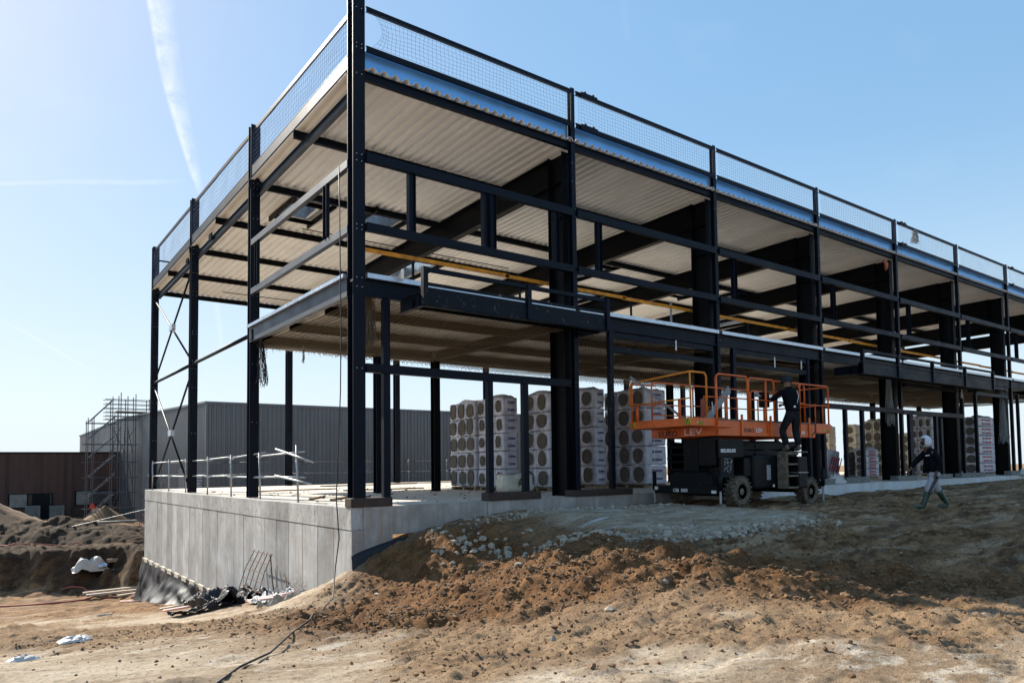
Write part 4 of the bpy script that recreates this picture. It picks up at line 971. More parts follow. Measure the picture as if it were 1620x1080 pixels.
stack(44.0, 8.0, 2.2, 1.0, 4, 4, 2.6, 'cream stack far back between the right hand columns', WRAP2, 0, 15, .6)
stack(26.6, 3.3, .62, .8, 1, 3, 1.30, 'short three pack pile with dark openings before the cream stacks', WRAP, 0, 16, .7)
stack(25.7, 2.5, .5, 1.2, 1, 4, 1.35, 'short bulging pile with red print in front of the cream stack', WRAP, 1, 17, .6)
# tilted pack with diagonal print
t = thing('tilted_pack', 'wrapped pack leaning at an angle with diagonal red stripes beside the lift', 'insulation pack', (25.8, 4.4, 0))
b_ = rbox(1.1, .5, 1.3, .08, 77, .02)
o = BMB().addbm(b_, (0, 0, .72)).build('pack', WRAP, t, smooth=True); b_.free(); o.rotation_euler = (0, .10, 0)
pm = MB()
for k in range(5): x0 = -.45+k*.2; pm.add([(x0, -.285, .35), (x0+.07, -.285, .35), (x0+.37, -.285, 1.05), (x0+.30, -.285, 1.05), (x0, -.27, .35), (x0+.07, -.27, .35), (x0+.37, -.27, 1.05), (x0+.30, -.27, 1.05)], [(0, 1, 2, 3), (4, 7, 6, 5), (0, 4, 5, 1), (1, 5, 6, 2), (2, 6, 7, 3), (3, 7, 4, 0)])
pm.build('print', PRINT, t).rotation_euler = (0, .10, 0)
def crumple(name, c, s, m, label, cat, seed, h=.3, n=16):
    vs = []; 
    for i in range(n+1):
        for j in range(n+1):
            u = i/n-.5; v = j/n-.5; e = max(0, 1-4*max(abs(u), abs(v))**2)
            vs.append((c[0]+u*s[0]+.12*s[0]*mnoise.noise((u*5, v*5, seed)), c[1]+v*s[1]+.12*s[1]*mnoise.noise((u*5, v*5, seed+4)), c[2]+h*(e*.5+.8*e*abs(mnoise.noise((u*4+seed, v*4, 2))))+.01))
    o = MB().add(vs, [(i*(n+1)+j, (i+1)*(n+1)+j, (i+1)*(n+1)+j+1, i*(n+1)+j+1) for i in range(n) for j in range(n)]).build(name, m)
    o.modifiers.new('thick', 'SOLIDIFY').thickness = .008
    return tag(o, label, cat)
crumple('plastic_sheet', (19.1, .12, .0), (1.1, .30), PAPER, 'crumpled white sheet lying on the slab edge right of the lift', 'plastic sheet', 3, .5)
crumple('plastic_sheet', (36.9, -.05, .0), (.9, .4), PAPER, 'white crumpled sheet at the slab edge near the right photo edge', 'plastic sheet', 9, .4)
t = thing('torn_roll', 'torn pack of insulation lying on the slab before the stacks', 'insulation pack', (7.1, 4.0, 0))
b_ = rbox(1.1, .6, .55, .14, 5, .09); BMB().addbm(b_, (0, 0, .29)).build('wrap', WRAP2, t, smooth=True); b_.free()
vs, fs, rim = oval(0, 0, .3, .2, .18, 4); MB().add([(a[1]+.1, -.315+a[0], a[2]) for a in vs], fs).build('wool_face', WOOL, t)

# ------------------------------------------------------------------ scissor lift
LZ = -.37
lift = thing('scissor_lift', 'orange and black rough terrain scissor lift parked in front of the slab', 'scissor lift', (8.7, -2.6, LZ))
off = Vector((8.7, -2.6, LZ))
def lp(mb, name, m, par=None, **k):
    mb.v = [(v[0]-off.x, v[1]-off.y, v[2]-off.z) for v in mb.v]
    return mb.build(name, m, par or lift, **k)
y0, y1 = -2.6, -.35
# platform
lp(MB().box(8.70, 13.27, y0, y0+.06, 1.53, 1.93).box(8.70, 8.76, y0+.06, y1, 1.53, 1.93).box(13.21, 13.27, y0+.06, y1, 1.53, 1.93).box(8.76, 13.21, y1-.06, y1, 1.53, 1.93), 'platform_fascia', ORANGE, bevel=.008)
lp(MB().box(8.68, 13.29, y0-.02, y1+.02, 1.93, 1.965), 'platform_deck', MUDDY, bevel=.006)
lp(MB().box(7.72, 8.68, y0-.02, y1-.12, 1.76, 1.965).box(8.68, 9.25, y0-.09, y0-.012, 1.74, 1.92), 'front_extension_deck', ORANGE, bevel=.01)
lp(MB().box(13.30, 14.10, y0-.02, y1, 1.66, 1.95), 'rear_extension_deck', ORANGE, bevel=.01)
for x in (9.72, 11.0, 12.9):
    lp(MB().box(x, x+.07, y0-.035, y0-.004, 1.53, 2.1), 'fascia_stiffener', ORANGE)
def sticker(x, y, z, w, h, normal):
    g = MB(); k = 5
    if normal == 'x': g.box(x-.004, x, y, y+w, z, z+h)
    else: g.box(x, x+w, y-.004, y, z, z+h)
    base = lp(g, 'hazard_sticker', YSTR)
    g = MB()
    for i in range(4):
        a = (i+.15)/4*w; b_ = a+w/6.5
        if normal == 'x': vs = [(x-d, y+q, zz) for d in (.007, .0045) for q, zz in ((a, z), (b_, z), (min(w, b_+w/5), z+h), (min(w-.001, a+w/5), z+h))]
        else: vs = [(x+q, y-d, zz) for d in (.007, .0045) for q, zz in ((a, z), (b_, z), (min(w, b_+w/5), z+h), (min(w-.001, a+w/5), z+h))]
        g.add(vs, [(0, 1, 2, 3), (4, 7, 6, 5), (0, 4, 5, 1), (1, 5, 6, 2), (2, 6, 7, 3), (3, 7, 4, 0)])
    lp(g, 'sticker_stripes', BSTR, base) if False else lp(g, 'sticker_stripes', BSTR)
sticker(7.72, -.68, 1.79, .15, .14, 'x'); sticker(7.72, -2.60, 1.79, .20, .16, 'x'); sticker(7.95, y0-.022, 1.79, .22, .08, 'y'); sticker(13.75, y0-.022, 1.69, .25, .09, 'y')
def lt(body, size, m, loc, xd, width=1, bold=0.0, name='lettering'):
    return text(name, body, size, m, lift, Vector(loc)-off, xd, (0, 0, 1), width, .002, bold)
lt('EURO', .21, DARKP, (8.696, -.62, 1.56), (0, -1, 0), 1.25, .004)
lt('LEV', .24, WHITEP, (8.696, -1.52, 1.57), (0, -1, 0), 1.65, .002)
lt('EURO', .14, DARKP, (9.86, y0-.003, 1.64), (1, 0, 0), 1.2, .004)
lt('LEV', .15, WHITEP, (10.38, y0-.003, 1.64), (1, 0, 0), 1.2, .002)
lt('0825.803.095', .13, WHITEP, (12.05, y0-.003, 1.62), (1, 0, 0), .95, .003)
# guard rails of the platform
def rail(pts, r=.024, m=ORANGE, name='rail'): return lp(MB().tube(pts, r, 8), name, m, smooth=True)
def frame(ax, a, b_, fixed, zt=3.12, zm=2.52, zb=1.95, m=ORANGE, low=None, curved=True):
    P = (lambda s, z: (s, fixed, z)) if ax == 'x' else (lambda s, z: (fixed, s, z))
    k = .09 if b_ > a else -.09
    rail([P(a, zb), P(a, zt-.12), P(a+k*.3, zt-.035), P(a+k, zt), P(b_-k, zt), P(b_-k*.3, zt-.035), P(b_, zt-.12), P(b_, zb)], .025, m, 'rail_frame')
    rail([P(a, zm), P(b_, zm)], .018, m)
    if low: rail([P(a, low), P(b_, low)], .016, m)
frame('x', 8.74, 10.05, y0, low=None); frame('x', 8.20, 8.72, y0, zt=3.11, low=2.2) if False else None
frame('x', 10.10, 11.25, y0, zt=3.10); frame('x', 11.9, 12.75, y0, zt=3.08)
frame('x', 12.45, 13.95, y0-.04, zt=3.07, zm=2.48, low=None)
rail([(11.25, y0, 3.08), (11.9, y0, 3.08)]); rail([(11.25, y0, 2.5), (11.9, y0, 2.5)], .018)
for x in (9.15, 9.6, 10.5, 12.3, 13.3, 13.7): rail([(x, y0, 1.95), (x, y0, 2.52)], .019)
frame('x', 8.74, 10.4, y1, zm=2.5, low=2.2); frame('x', 10.5, 12.0, y1, low=2.2); frame('x', 12.1, 13.25, y1); frame('x', 13.3, 14.0, y1)
for x in (9.3, 9.9, 11.2, 11.6, 12.6): rail([(x, y1, 1.95), (x, y1, 2.5)], .018)
frame('y', y0, y1, 14.02, zt=3.06)
# front extension cage, the near top rail slopes down towards the far side
rail([(8.35, y0, 1.95), (8.35, y0, 3.02), (8.28, y0, 3.11), (7.80, y0, 3.11), (7.75, y0+.05, 3.11), (7.75, -.75, 3.02), (7.75, -.55, 3.0), (7.75, -.48, 2.9), (7.75, -.48, 2.40)], .026, ORANGEY, 'rail_frame')
rail([(7.75, y0+.02, 3.1), (7.75, y0+.02, 2.45), (7.75, -.48, 2.40)], .024, ORANGEY)
for yy in (-2.2, -.72): rail([(7.78, yy, 1.95), (7.78, yy, 2.43)], .04)
rail([(7.80, y1-.15, 2.98), (8.74, y1-.15, 3.0)], .02, ORANGE); rail([(7.80, y1-.15, 1.95), (7.80, y1-.15, 2.98)], .026, ORANGE); rail([(7.80, y1-.15, 2.45), (8.74, y1-.15, 2.45)], .018)
rail([(8.70, y0-.03, 3.02), (8.70, y0-.03, 1.55)], .035, ORANGE, 'corner_post')
rail([(8.74, y0, 2.52), (8.25, y0, 2.50)], .018)
rail([(10.9, y0+.02, 3.08), (10.9, y0+.02, 1.6)], .03, ORANGE, 'corner_post'); rail([(12.45, y0-.02, 3.07), (12.45, y0-.02, 1.6)], .03, ORANGE, 'corner_post')
# control box, hoses
cb = lp(MB().box(10.95, 11.2, -2.5, -2.3, 2.35, 2.78), 'control_box', BLACKP, bevel=.02)
lp(MB().box(10.4, 10.5, -.9, -.7, 2.1, 2.7), 'tool_case', REDH, bevel=.02)
for k in range(4):
    lp(MB().tube([(10.2+.12*k, -1.0, 2.75-.05*k), (10.15+.14*k, -1.02, 2.4), (10.3+.1*k, -1.0, 2.15), (10.5+.08*k, -1.0, 2.0)], .014, 6), 'hose', [REDH, CABLE, CABLE, WHITEP][k], smooth=True)
lp(MB().tube([(13.05, y0-.05, 2.0), (13.12, y0-.10, 1.9), (13.10, y0-.10, 1.7), (12.98, y0-.06, 1.58)], .016, 6), 'hose', CABLE, smooth=True)
# scissor pack
mb = MB()
for s_, yy in enumerate((-2.15, -.80)):
    for k in range(4):
        z = .66+.205*k; dz = .085*(1 if k % 2 else -1)
        mb.bar((8.95, yy-.03, z-dz), (12.9, yy-.03, z+dz), .05, .15, (0, 1, 0)); mb.bar((8.95, yy+.04, z+dz), (12.9, yy+.04, z-dz), .05, .15, (0, 1, 0))
        for xx in (8.95, 10.9, 12.9): mb.lathe([(.045, -.08), (.045, .08)], (xx, yy, z+(dz if xx < 9 else 0)), (0, 1, 0), 10)
lp(mb, 'scissor_arms', BLACKP)
for k in range(4):
    for xx in (8.95, 12.9, 10.9): lp(MB().tube([(xx, -2.15, .66+.205*k), (xx, -.8, .66+.205*k)], .035, 8), 'cross_shaft', BLACKP)
lp(MB().box(9.4, 12.6, -1.9, -1.0, .55, 1.45), 'hydraulic_block', BLACKP, bevel=.03)
lp(MB().box(8.82, 8.98, -2.45, -1.9, .75, 1.5).box(8.86, 9.0, -1.85, -1.35, .6, 1.48), 'front_cover', BLACKP, bevel=.02)
# chassis
lp(MB().box(8.95, 13.4, -2.2, -.75, .12, .62), 'chassis', BLACKP, bevel=.03)
lp(MB().box(8.70, 8.80, y0+.02, -.42, .0+.02, .24), 'bumper', BLACKP, bevel=.015)
lp(MB().box(13.45, 13.55, y0+.02, -.42, .02, .24), 'bumper', BLACKP, bevel=.015)
lp(MB().box(10.2, 12.2, -2.62, -2.22, .12, 1.02), 'engine_cover', BLACKP, bevel=.06)
lp(MB().box(9.9, 10.2, -2.55, -2.22, .45, .95), 'side_cabinet', BLACKP, bevel=.03)
lp(MB().box(10.2, 12.2, -.75, -.35, .12, 1.02), 'engine_cover', BLACKP, bevel=.06)
lp(MB().box(10.78, 10.95, -2.635, -2.62, .35, .75), 'label_plate', TUBE)
for q in ((11.05, 11.12, -2.635, -2.62, .15, .22), (8.693, 8.70, -2.55, -2.40, .05, .12), (8.693, 8.70, -.55, -.43, .12, .20)): lp(MB().box(*q), 'small_label', WHITEP)
lp(MB().box(11.75, 12.2, -2.98, -2.64, .10, .98), 'battery_box', BLACKP, bevel=.04)
lp(MB().box(11.74, 12.21, -2.99, -2.635, .52, .545), 'box_band', TUBE)
# muddy ladder
mb = MB()
for z in (.10, .42, .74, 1.03): mb.box(11.25, 11.74, -2.98, -2.66, z, z+.05)
mb.box(11.22, 11.26, -2.96, -2.66, .1, 1.1).box(11.26, 11.72, -2.70, -2.66, .1, 1.1)
lp(mb, 'muddy_steps', MUDDY, bevel=.006)
lp(MB().box(11.30, 12.2, -3.0, -2.62, 1.08, 1.12), 'step_plate', MUDDY, bevel=.006)
lt('0825.803.095', .125, WHITEP, (8.90, -2.568, 1.10+LZ+.37), (1, 0, 0), .92, .004); lp(MB().box(8.84, 9.86, -2.56, -2.52, .98, 1.44), 'number_plate', BLACKP)
lt('CSB  3003', .12, WHITEP, (8.694, -1.1, .07), (0, -1, 0), 1.0, .003)
rg = random.Random(8); mb = MB()
for k in range(60):
    x = rg.uniform(9.02, 9.35); z = rg.uniform(.55, .94); s_ = rg.uniform(.008, .03); mb.box(x, x+s_, -2.568, -2.562, z, z+s_*rg.uniform(.5, 1.5))
mb.box(9.0, 9.9, -2.212, -2.17, .5, 1.02)
mb2 = MB(); mb2.v, mb2.f = mb.v[:-8], mb.f[:-6]; mb2.m = [1]*len(mb2.f)
mb2.box(8.9, 9.42, -2.5635, -2.50, .45, .97)
lp(mb2, 'cover_plate', [BLACKP, TUBE])
for (x, y) in ((8.78, -2.72), (8.78, -.45), (13.55, -2.72), (13.55, -.45)):
    j = lp(MB().tube([(x, y+.1, .10), (x, y+.1, .62)], .055, 10), 'jack', BLACKP, smooth=True)
    o = lp(MB().tube([(x, y+.1, .12), (x, y+.1, terrain_at(x, y)+.05)], .03, 8), 'jack_rod', TUBE); 
    o = lp(MB().lathe([(.14, 0), (.12, .04), (.04, .07)], (x, y+.1, terrain_at(x, y)+.015), (0, 0, 1), 16), 'jack_pad', MUDDY)
def wheel(x, y, out):
    z = terrain_at(x, y)+.38
    w = lp(MB().lathe([(.05, .02), (.20, .03), (.215, .12), (.25, .15), (.33, .155), (.37, .12), (.385, .05), (.385, -.05), (.37, -.12), (.33, -.155), (.2, -.14)], (x, y, z), (0, out, 0), 40), 'wheel', RUBBER)
    lugs = MB()
    for k in range(20):
        for s_ in (-1, 1):
            a = (k+(.25 if s_ > 0 else -.25))/20*2*math.pi; c1 = Vector((math.cos(a), 0, math.sin(a))); a2 = a+.16; c2 = Vector((math.cos(a2), 0, math.sin(a2)))
            P_ = Vector((x, y, z)); lugs.bar(P_+c1*.392+Vector((0, s_*.155, 0)), P_+c2*.395+Vector((0, s_*.01, 0)), .05, .045, c1)
    lp(lugs, 'tread_lugs', RUBBER, w, bevel=0)
    lp(MB().lathe([(.20, 0), (.21, .04), (.235, .05), (.235, .0)], (x, y+out*.125, z), (0, out, 0), 28), 'rim', MUDDY, w)
    lp(MB().lathe([(.20, .0), (.19, -.05), (.10, -.07), (.09, .03), (.05, .04)], (x, y+out*.10, z), (0, out, 0), 24), 'hub', MUDDY, w)
    for k in range(8):
        a = k*math.pi/4; lp(MB().lathe([(.014, 0), (.014, .03)], (x+.13*math.cos(a), y+out*.055, z+.13*math.sin(a)), (0, out, 0), 6), 'wheel_nut', MUDDY, w)
for x in (9.66, 12.90): wheel(x, -2.50, -1); wheel(x, -.58, 1)
for x in (9.66, 12.90): lp(MB().tube([(x, -2.35, 0), (x, -.7, 0)], .07, 10), 'axle', BLACKP, smooth=True)
# aluminium beams leaning on the platform
tag(MB().bar((7.55, -.70, 3.16), (8.55, -1.7, 1.98), .14, .04, (.3, .7, .5)).build('metal_beam', DULL), 'grey metal beam sloping over the front rail of the lift', 'metal beam', 'metal beams on the lift')
tag(MB().bar((10.1, -1.1, 1.98), (11.7, -.75, 3.05), .22, .04, (0, .1, 1)).build('metal_beam', DULL), 'grey metal beam leaning inside the lift in front of the worker', 'metal beam', 'metal beams on the lift')

# ------------------------------------------------------------------ people
def skin_body(name, m, verts, edges, parent, sub=2, root=0):
    """verts: (x,y,z,rx,ry)"""
    me = bpy.data.meshes.new(name); me.from_pydata([v[:3] for v in verts], edges, []); me.materials.append(m)
    o = bpy.data.objects.new(name, me); C.objects.link(o)
    o.modifiers.new('skin', 'SKIN'); 
    if not me.skin_vertices:
        bpy.context.view_layer.objects.active = o; o.select_set(True); bpy.ops.mesh.customdata_skin_add()
    for i, v in enumerate(verts):
        sv = me.skin_vertices[0].data[i]; sv.radius = (v[3], v[4] if len(v) > 4 else v[3]); sv.use_root = (i == root)
    s = o.modifiers.new('sub', 'SUBSURF'); s.levels = sub; s.render_levels = sub
    bpy.context.view_layer.update()
    dg = bpy.context.evaluated_depsgraph_get(); nm = bpy.data.meshes.new_from_object(o.evaluated_get(dg))
    o.modifiers.clear(); o.data = nm; bpy.data.meshes.remove(me)
    nm.polygons.foreach_set('use_smooth', [True]*len(nm.polygons))
    for l_ in (nm.materials,): pass
    o.parent = parent
    return o
def chain(*ids): return [(ids[i], ids[i+1]) for i in range(len(ids)-1)]
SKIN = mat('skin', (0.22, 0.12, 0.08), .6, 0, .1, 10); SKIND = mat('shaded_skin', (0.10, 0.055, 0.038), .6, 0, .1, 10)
JKT = mat('navy_jacket', (0.006, 0.007, 0.011), .85, 0, .3, 9, .5, 18); TRS = mat('charcoal_trousers', (0.020, 0.022, 0.027), .9, 0, .3, 6, .6, 14)
JOG = mat('grey_joggers', (0.36, 0.37, 0.42), .9, 0, .15, 6, .6, 12); BOOT = mat('green_rubber_boot', (0.025, 0.060, 0.038), .4, 0, .3, 6)
SHOE = mat('dusty_boot', (0.13, 0.115, 0.10), .8, 0, .3, 12); HATM = mat('dark_bucket_hat', (0.03, 0.04, 0.05), .9, 0, .3, 12); HOOD = mat('white_hood', (0.62, 0.64, 0.68), .85, 0, .1, 6, .3, 12)
GLOVE = mat('grey_glove', (0.28, 0.36, 0.42), .85, 0, .1, 12)
def hand(V, Ed, wrist, palm_dir, finger_dir, side, start, r=.010, curl=.6):
    """adds palm and five finger chains to lists; returns"""
    w = Vector(wrist); pd = Vector(palm_dir).normalized(); fd = Vector(finger_dir).normalized(); sd_ = Vector(side).normalized()
    i0 = len(V); V.append((*(w+pd*.05), .038, .022)); Ed.append((start, i0))
    i1 = len(V); V.append((*(w+pd*.09), .040, .020)); Ed.append((i0, i1))
    for k, L_ in enumerate((.075, .085, .08, .062)):
        b_ = w+pd*.10+sd_*(.033-.022*k); m1 = b_+(pd*(1-curl*.4)+fd*curl*.4)*L_*.5; m2 = m1+(pd*(1-curl)+fd*curl)*L_*.35; m3 = m2+fd*L_*.25
        j = len(V); V += [(*b_, r, r), (*m1, r*.95, r*.95), (*m2, r*.9, r*.9), (*m3, r*.8, r*.8)]; Ed += [(i1, j), (j, j+1), (j+1, j+2), (j+2, j+3)]
    b_ = w+pd*.04+sd_*.04; j = len(V); V += [(*b_, r*1.2, r*1.2), (*(b_+sd_*.025+pd*.03), r*1.1, r*1.1), (*(b_+sd_*.03+pd*.06+fd*.01), r, r)]; Ed += [(i0, j), (j, j+1), (j+1, j+2)]

for m_ in (JKT, TRS, HATM): m_.node_tree.nodes['Principled BSDF'].inputs['Specular IOR Level'].default_value = .08
# --- man walking, seen from the side: local frame: f = walking direction, s = his left, z up
fdir = Vector((-.79, .615, 0)); sdirv = Vector((-.615, -.79, 0))     # his left side faces the camera
def Pw(o, f, s, z): return o + fdir*f + sdirv*s + Vector((0, 0, z))
wz = terrain_at(12.3, -6.25)
O = Vector((12.32, -6.30, max(wz, terrain_at(12.05, -6.08), terrain_at(12.55, -6.45))+.01)); WT = thing('person', 'person in dark jacket, white hood, grey striped joggers and green boots walking past the slab', 'person', tuple(O))
Z0 = Vector((0, 0, 0))
def W_(f, s, z): v = Pw(Z0, f, s, z); return (v.x, v.y, v.z)
# body
V = []; Ed = []
def addv(f, s, z, a, b_=None): V.append((*W_(f, s, z), a, b_ if b_ else a)); return len(V)-1
pel = addv(-.02, 0, .86, .08, .08); wst = addv(0, 0, 1.02, .08, .08); chs = addv(.05, 0, 1.24, .14, .12); nk = addv(.10, 0, 1.42, .06, .06); hd1 = addv(.15, 0, 1.50, .068, .075); hd2 = addv(.17, 0, 1.60, .082, .090); hd3 = addv(.15, 0, 1.67, .06, .065)
Ed += chain(pel, wst, chs, nk, hd1, hd2, hd3)
nose = addv(.265, 0, 1.575, .014, .014); Ed.append((hd2, nose)); chin = addv(.215, 0, 1.485, .028, .03); Ed.append((hd1, chin))
# front leg (his left, camera side) stretched forward, rear leg pushing off
lh = addv(0, .09, .80, .07); lk = addv(.17, .09, .46, .062); la = addv(.30, .09, .09, .042); lt_ = addv(.46, .09, .05, .038); Ed += chain(pel, lh, lk, la, lt_)
rh = addv(-.03, -.09, .80, .07); rk = addv(-.12, -.09, .46, .062); ra = addv(-.36, -.09, .12, .042); rt = addv(-.20, -.09, .035, .038); Ed += chain(pel, rh, rk, ra, rt)
ls = addv(.05, .17, 1.33, .06); le = addv(-.06, .22, 1.08, .044); lw = addv(.02, .19, .84, .030); Ed += chain(chs, ls, le, lw)
rs_ = addv(.06, -.17, 1.33, .06); re = addv(.28, -.2, 1.10, .044); rw = addv(.44, -.16, .93, .030); Ed += chain(chs, rs_, re, rw)
hand(V, Ed, W_(.02, .19, .84), Vector(W_(.10, 0, -1)), Vector(W_(.6, -.5, -.6)), fdir, lw)
hand(V, Ed, W_(.44, -.16, .93), Vector(W_(.5, 0, -.8)), Vector(W_(.2, .6, -.7)), fdir*.6+Vector((0, 0, .8)), rw)
skin_body('body', SKIND, V, Ed, WT)
# ears and eyes
for s_ in (-1, 1): MB().lathe([(.012, 0), (.020, .006), (.010, .014)], W_(.15, s_*.082, 1.585), Vector(W_(0, s_, 0)), 10).build('ear', SKIND, WT)
for s_ in (-1, 1): MB().lathe([(.010, 0), (.006, .006)], W_(.248, s_*.03, 1.595), fdir, 8).build('eye', WHITEP, WT)
MB().bar(W_(.245, -.022, 1.525), W_(.245, .022, 1.525), .006, .008).build('mouth', DARKP, WT)
V = []; Ed = []
pel = addv(-.02, 0, .84, .19, .17); w_ = addv(-.01, 0, 1.02, .19, .165); c_ = addv(.04, 0, 1.22, .205, .165); t__ = addv(.07, 0, 1.37, .12, .11); n_ = addv(.11, 0, 1.445, .075, .075); Ed += chain(pel, w_, c_, t__, n_)
ls = addv(.05, .16, 1.33, .085); le = addv(-.06, .225, 1.08, .068); lw = addv(.01, .195, .87, .052); Ed += chain(c_, ls, le, lw)
rs_ = addv(.06, -.16, 1.33, .085); re = addv(.28, -.2, 1.11, .068); rw = addv(.42, -.165, .955, .052); Ed += chain(c_, rs_, re, rw)
skin_body('jacket', JKT, V, Ed, WT, root=1)
V = []; Ed = []
tw = addv(-.02, 0, 1.03, .13, .11); pel = addv(-.02, 0, .88, .165, .14); lh = addv(0, .09, .76, .125); lk = addv(.15, .09, .48, .102); la = addv(.20, .09, .36, .092); Ed += chain(tw, pel, lh, lk, la)
rh = addv(-.03, -.09, .76, .115); rk = addv(-.12, -.09, .48, .092); ra = addv(-.18, -.09, .38, .086); Ed += chain(pel, rh, rk, ra)
skin_body('joggers', JOG, V, Ed, WT)
for k in range(3):
    q = -.03+.032*k
    MB().tube([W_(.0+q, .215, .76), W_(.09+q, .200, .60), W_(.16+q, .190, .46), W_(.19+q, .186, .36)], .008, 5).build('trouser_stripe', JKT, WT)
for (leg, pts_) in (('l', ((.19, .09, .42, .088), (.24, .09, .25, .070), (.295, .09, .10, .060), (.33, .09, .055, .052), (.47, .09, .045, .046), (.53, .09, .04, .036))), ('r', ((-.17, -.09, .43, .086), (-.25, -.09, .28, .070), (-.35, -.09, .13, .060), (-.33, -.09, .07, .052), (-.21, -.09, .045, .046), (-.14, -.09, .035, .036)))):
    V = []; Ed = []; ids = [addv(*p_) for p_ in pts_]; Ed += chain(*ids); skin_body('rubber_boot', BOOT, V, Ed, WT)
WT.scale = (1.05, 1.05, 1.05)
# hood: shell around the head, open to the front
bm = bmesh.new(); bmesh.ops.create_uvsphere(bm, u_segments=24, v_segments=16, radius=1)
for v in list(bm.verts):
    x_, y_, z_ = v.co
    if x_ > .58 and z_ < .55: bm.verts.remove(v)
for v in bm.verts:
    x_, y_, z_ = v.co; wdt = 1.12 if z_ < -.3 else 1.0
    p_ = Vector(W_(.145+x_*.135*wdt, y_*.118*wdt, 1.575+z_*.145)); v.co = p_ + (v.co.normalized()*.006*mnoise.noise(v.co*5))
hm = bpy.data.meshes.new('hood'); bm.to_mesh(hm); bm.free(); hm.materials.append(HOOD); ho = bpy.data.objects.new('hood', hm); C.objects.link(ho); ho.parent = WT
ho.modifiers.new('t', 'SOLIDIFY').thickness = .012
for p_ in hm.polygons: p_.use_smooth = True
V = []; Ed = []; a = addv(.10, 0, 1.44, .085, .08); b_ = addv(.17, 0, 1.47, .07, .06); Ed += [(a, b_)]; skin_body('hood_collar', HOOD, V, Ed, WT, 1)
V = []; Ed = []; a = addv(.215, 0, 1.50, .055, .060); b_ = addv(.20, 0, 1.55, .066, .075); Ed += [(a, b_)]; skin_body('face_scarf', JKT, V, Ed, WT, 1)
MB().bar(W_(.16, .185, 1.25), W_(.24, .15, 1.24), .02, .012).build('chest_mark', WHITEP, WT)

# --- man on the steps of the lift, seen from behind, reaching to the left
fdir = Vector((.30, .95, 0)).normalized(); sdirv = Vector((-fdir.y, fdir.x, 0))     # he faces the lift; left hand towards photo left
O = Vector((11.48, -3.02, LZ+1.49)); HT = thing('person', 'person in black clothes and bucket hat standing on the steps of the orange lift', 'person', tuple(O))
k_ = 2.08/1.80
def W_(f, s, z): v = Pw(Z0, f*k_, s*k_, z*k_); return (v.x, v.y, v.z)
def addv(f, s, z, a, b_=None): V.append((*W_(f, s, z), a*k_, (b_ if b_ else a)*k_)); return len(V)-1
V = []; Ed = []
pel = addv(-.02, 0, .95, .07, .07); wst = addv(.02, -.01, 1.10, .08, .08); chs = addv(.08, 0, 1.33, .15, .12); nk = addv(.14, 0, 1.52, .06); hd1 = addv(.17, 0, 1.60, .07, .075); hd2 = addv(.18, 0, 1.69, .082, .092); hd3 = addv(.17, 0, 1.76, .06)
Ed += chain(pel, wst, chs, nk, hd1, hd2, hd3)
lh = addv(0, .10, .86, .07); lk = addv(.16, .20, .50, .062); la = addv(.02, .17, .09, .042); lt_ = addv(.16, .18, .04, .038); Ed += chain(pel, lh, lk, la, lt_)
rh = addv(0, -.10, .86, .07); rk = addv(.06, -.12, .48, .062); ra = addv(-.03, -.14, .08, .042); rt = addv(.12, -.14, .03, .038); Ed += chain(pel, rh, rk, ra, rt)
ls = addv(.10, .19, 1.42, .06); le = addv(.30, .40, 1.22, .044); lw = addv(.36, .66, 1.34, .030); Ed += chain(chs, ls, le, lw)
rs_ = addv(.10, -.19, 1.42, .06); re = addv(.26, -.27, 1.18, .044); rw = addv(.42, -.12, 1.14, .030); Ed += chain(chs, rs_, re, rw)
hand(V, Ed, W_(.36, .66, 1.34), Vector(W_(.05, 1, .15)), Vector(W_(.5, .3, -.8)), Vector((0, 0, 1)), lw, .012)
hand(V, Ed, W_(.42, -.12, 1.14), Vector(W_(.8, .5, 0)), Vector(W_(.3, .6, -.6)), Vector((0, 0, 1)), rw, .012)
skin_body('body', SKIN, V, Ed, HT)
V = []; Ed = []
pel = addv(-.03, 0, .93, .195, .165); w_ = addv(.0, 0, 1.10, .18, .155); c_ = addv(.06, 0, 1.32, .195, .15); t__ = addv(.11, 0, 1.46, .13, .11); n_ = addv(.15, 0, 1.56, .075); Ed += chain(pel, w_, c_, t__, n_)
ls = addv(.10, .18, 1.42, .085); le = addv(.30, .40, 1.22, .064); lw = addv(.355, .63, 1.33, .048); Ed += chain(c_, ls, le, lw)
rs_ = addv(.10, -.18, 1.42, .085); re = addv(.26, -.27, 1.18, .066); rw = addv(.40, -.14, 1.14, .05); Ed += chain(c_, rs_, re, rw)
skin_body('jacket', JKT, V, Ed, HT, root=1)
V = []; Ed = []
tw = addv(-.01, 0, 1.12, .135, .115); pel = addv(-.02, 0, .96, .165, .14); lh = addv(0, .10, .82, .115); lk = addv(.15, .20, .50, .088); la = addv(.03, .17, .12, .078); Ed += chain(tw, pel, lh, lk, la)
rh = addv(0, -.10, .82, .115); rk = addv(.06, -.12, .48, .088); ra = addv(-.02, -.14, .12, .078); Ed += chain(pel, rh, rk, ra)
skin_body('trousers', TRS, V, Ed, HT)
for s_, f0 in ((.175, .0), (-.14, -.04)):
    V = []; Ed = []; ids = [addv(f0, s_, .12, .058), addv(f0+.01, s_, .06, .055), addv(f0+.12, s_, .045, .048), addv(f0+.19, s_, .04, .038)]; Ed += chain(*ids); skin_body('work_boot', SHOE, V, Ed, HT)
V = []; Ed = []; ids = [addv(.36, .64, 1.335, .040), addv(.365, .70, 1.345, .046), addv(.37, .75, 1.35, .038)]; Ed += chain(*ids); skin_body('glove_cuff', GLOVE, V, Ed, HT, 1)
hc = Vector(W_(.18, 0, 1.70))
